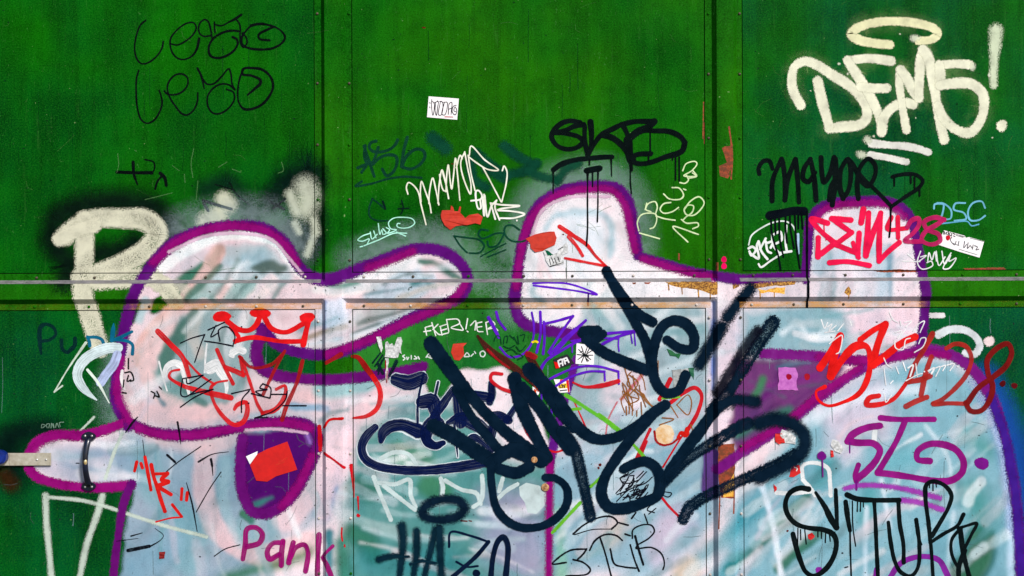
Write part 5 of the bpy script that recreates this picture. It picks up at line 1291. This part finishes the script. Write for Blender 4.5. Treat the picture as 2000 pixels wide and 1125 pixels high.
tag('black_drip_bar', 'short black bar with long paint runs left of the right purple arch', 'graffiti', [
    ('bar', (2, 8, 18), 'marker', 1, 'A5', 62, '230,508 320,490 400,475 470,478'),
    ('drip', (2, 8, 14), 'marker', 1, 'A5', 14, '237,520 245,640 290,800 305,890|265,520 270,640|295,530 300,680 325,800|340,520 340,600 350,700|370,500 375,600 400,740|405,500 415,700 440,880|430,500 430,600|450,480 460,600|@18 490,490 490,700 490,900 490,1150')])
# ------------------------------------------------------------------ rivets
def dome(name, r=.0043, h=.0036):
    bm = bmesh.new()
    rings = [(1.0, 0), (.92, .45), (.6, .85), (0, 1)]
    rows = []
    for q, z in rings[:-1]:
        rows.append([bm.verts.new((math.cos(t) * r * q, -z * h, math.sin(t) * r * q)) for t in np.linspace(0, 2 * math.pi, 10, endpoint=False)])
    top = bm.verts.new((0, -h, 0))
    for a_, b_ in zip(rows, rows[1:]):
        for i in range(10): bm.faces.new((a_[i], a_[(i + 1) % 10], b_[(i + 1) % 10], b_[i]))
    for i in range(10): bm.faces.new((rows[-1][i], rows[-1][(i + 1) % 10], top))
    bmesh.ops.recalc_face_normals(bm, faces=bm.faces[:])
    for f_ in bm.faces: f_.smooth = True
    me = bpy.data.meshes.new(name); bm.to_mesh(me); bm.free()
    return me
RIV = {'g': dome('rivet'), 'p': dome('rivet'), 'k': dome('rivet')}
RIV['g'].materials.append(GREEN)
RIV['p'].materials.append(plain('painted_rivet', (206, 196, 190), .45, c2=(120, 108, 92), scale=160))
RIV['k'].materials.append(plain('shadow_dark_rivet', (40, 44, 36), .5, c2=(96, 80, 60), scale=160))  # dark colour stands in for the shadows round the rivet heads
def rivet(x, y, parent):
    w = to_wall([(x, y)])[0]
    rgba = cv.sample(np.array([float(x)]), np.array([float(min(max(y, 205), 1250))]))[0]
    k = ('p' if RNG.rand() > .4 else 'k') if rgba[3] > .5 and rgba[:3].mean() > .25 else ('g' if RNG.rand() > .45 else 'k')
    iy = int((w[1] + OY) // CELL); ix = int((w[0] + OX) // CELL)
    lay = OCC[iy, ix] * LAYER
    p = world_pts(w[None], BASE + lay)[0]
    o = bpy.data.objects.new('rivet', RIV[k]); COL.objects.link(o)
    o.parent = parent
    q = Vector((0, 0, 0)); t = parent
    while t is not None: q += t.location; t = t.parent
    o.location = Vector(p) - q
for x in (-30, 72, 185, 297, 402, 501, 596, 711, 807, 915, 1023, 1118, 1237, 1356, 1471, 1548, 1651, 1764, 1880, 1985, 2060):
    rivet(x, 539.5 - .0035 * (x - 1000), HR)
for x in (-30, 68, 174, 292, 402, 501, 592, 711, 802, 913, 1022, 1117, 1234, 1360, 1468, 1550, 1647, 1764, 1875, 1985, 2060):
    rivet(x, 596.5 - .0035 * (x - 1000), HR)
for y in (-90, 27, 163, 283, 390, 508, 628, 763, 886, 1012, 1120, 1230):
    dx = .0035 * (y - 562)
    rivet(621.5 + dx, y, VR[1]); rivet(683.5 + dx, y, VR[1])
for y in (-90, 27, 145, 270, 386, 507, 620, 742, 871, 1003, 1122, 1230):
    dx = .0035 * (y - 562)
    rivet(1385 + dx, y, VR[2]); rivet(1446 + dx, y, VR[2])

# ------------------------------------------------------------------ handle, hasp, padlock
def tube(name, path, radii, n=12, flat=1.0):
    bm = bmesh.new(); rows = []
    path = [Vector(p) for p in path]
    for i, p in enumerate(path):
        t = (path[min(i + 1, len(path) - 1)] - path[max(i - 1, 0)]).normalized()
        u = Vector((1, 0, 0)); v = t.cross(u).normalized()
        rows.append([bm.verts.new(p + u * math.cos(a_) * radii[i] + v * math.sin(a_) * radii[i] * flat) for a_ in np.linspace(0, 2 * math.pi, n, endpoint=False)])
    for a_, b_ in zip(rows, rows[1:]):
        for i in range(n): bm.faces.new((a_[i], a_[(i + 1) % n], b_[(i + 1) % n], b_[i]))
    bm.faces.new(rows[0]); bm.faces.new(rows[-1])
    bmesh.ops.recalc_face_normals(bm, faces=bm.faces[:])
    for f_ in bm.faces: f_.smooth = len(f_.verts) == 4
    me = bpy.data.meshes.new(name); bm.to_mesh(me); bm.free()
    return me
def plate_from(name, outline, y0, thick, bevel=.0006):
    bm = bmesh.new()
    vs_ = [bm.verts.new((x, y0, z)) for x, z in outline]
    f_ = bm.faces.new(vs_)
    r = bmesh.ops.extrude_face_region(bm, geom=[f_])
    for v in r['geom']:
        if isinstance(v, bmesh.types.BMVert): v.co.y -= thick
    bmesh.ops.recalc_face_normals(bm, faces=bm.faces[:])
    front = [e for e in bm.edges if all(abs(v.co.y - (y0 - thick)) < 1e-6 for v in e.verts)]
    bmesh.ops.bevel(bm, geom=front, offset=bevel, segments=2, affect='EDGES')
    me = bpy.data.meshes.new(name); bm.to_mesh(me); bm.free()
    return me
def pxw(x, y):
    w = to_wall([(x, y)])[0]; return wx(w[0]), wz(w[1])
hx, hz = pxw(174, 950)
Z0 = -.003
handle = empty('pull_handle', (hx, 0, hz - .01))
props(handle, 'black iron pull handle with lobed ends bolted on the pale box shape', 'handle')
BLACKM = plain('black_enamel', (8, 10, 20), .28, c2=(16, 26, 52), scale=60, spec=.6)
BRASS = plain('worn_bare_metal', (206, 168, 84), .35, .7, c2=(236, 226, 190), scale=150)
STEEL = plain('zinc_steel', (206, 200, 184), .42, .35, c2=(168, 158, 134), scale=50)
BOLT = plain('bright_bolt', (214, 212, 206), .3, .6, c2=(150, 150, 146), scale=200)
for yy in (852, 949):
    x_, z_ = pxw(174.5, yy)
    sg = 1 if yy < 900 else -1
    out = []
    for a_ in np.linspace(0, 2 * math.pi, 40, endpoint=False):
        # two lobes side by side
        r_ = 8.4 + 5.6 * abs(math.cos(a_)) ** 1.5
        out.append((x_ + math.cos(a_) * r_ * S, z_ + math.sin(a_) * 9.4 * S))
    pl = child('lug', plate_from('lug', out, Z0, .0045), handle, BLACKM)
    for sx in (-6.6, 6.6):
        bx, bz = x_ + sx * S, z_ + sg * 1.2 * S
        bme = dome('bolt', .0035, .002)
        for v in bme.vertices: v.co += Vector((bx, Z0 - .0043, bz))
        child('bolt', bme, pl, BOLT)
xa, za = pxw(175, 856); xb, zb = pxw(175.5, 945)
path, rad = [], []
for k, t in enumerate(np.linspace(0, 1, 25)):
    bow = math.sin(math.pi * t) ** .55
    path.append((xa + (xb - xa) * t - .0045 * math.sin(math.pi * t), Z0 - .003 - .020 * bow, za + (zb - za) * t))
    rad.append(.0096 - .0014 * math.sin(math.pi * t))
child('grip', tube('grip', path, rad, 14, .8), handle, BLACKM)
sub = [Vector(p) + Vector((.0012, -.0016, 0)) for p in path[10:15]]
child('worn_patch', tube('worn_patch', sub, [.0045, .0062, .0066, .0058, .004], 10, .85), handle, BRASS)

hx, hz = pxw(60, 909)
hasp = empty('hasp', (hx, 0, hz)); props(hasp, 'flat steel hasp plate with two bolts at the left edge', 'hasp')
a_, b_ = pxw(20, 884.5), pxw(101, 908.5)
child('plate', plate_from('plate', [(a_[0], a_[1]), (b_[0], a_[1]), (b_[0], b_[1]), (a_[0], b_[1])], Z0 - .001, .004, .0008), hasp, STEEL)
c_, d_ = pxw(-46, 884.5), pxw(19.4, 908.5)
child('staple', plate_from('staple', [(c_[0], c_[1]), (d_[0], c_[1]), (d_[0], d_[1]), (c_[0], d_[1])], Z0 - .001, .006, .0008), hasp, STEEL)
for q in (74, 92):
    bx, bz = pxw(q, 897.5)
    bme = dome('bolt', .0036, .0022)
    for v in bme.vertices: v.co += Vector((bx, Z0 - .0048, bz))
    child('bolt', bme, hasp, BOLT)
lx, lz = pxw(0, 912)
lock = empty('padlock', (lx, 0, lz)); props(lock, 'blue padlock cover at the left edge on the steel hasp', 'padlock')
BLUE = plain('blue_plastic', (10, 42, 130), .4, c2=(6, 22, 76), scale=50, spec=.5)
o1, o2 = pxw(-38, 876), pxw(20, 906)
outl = []
for t in np.linspace(0, 2 * math.pi, 32, endpoint=False):
    ex = 2.6
    cx_, cz_ = (o1[0] + o2[0]) / 2, (o1[1] + o2[1]) / 2
    cc, ss = math.cos(t), math.sin(t)
    outl.append((cx_ + math.copysign(abs(cc) ** (2 / ex), cc) * (o2[0] - o1[0]) / 2, cz_ + math.copysign(abs(ss) ** (2 / ex), ss) * (o1[1] - o2[1]) / 2))
child('body', plate_from('body', outl, Z0 - .009, .022, .004), lock, BLUE)
sp = [Vector((lx + .012 * math.cos(t) - .012, Z0 - .018, o1[1] - .004 + .022 * math.sin(t))) for t in np.linspace(0, math.pi, 14)]
child('shackle', tube('shackle', sp, [.004] * 14, 10), lock, STEEL)
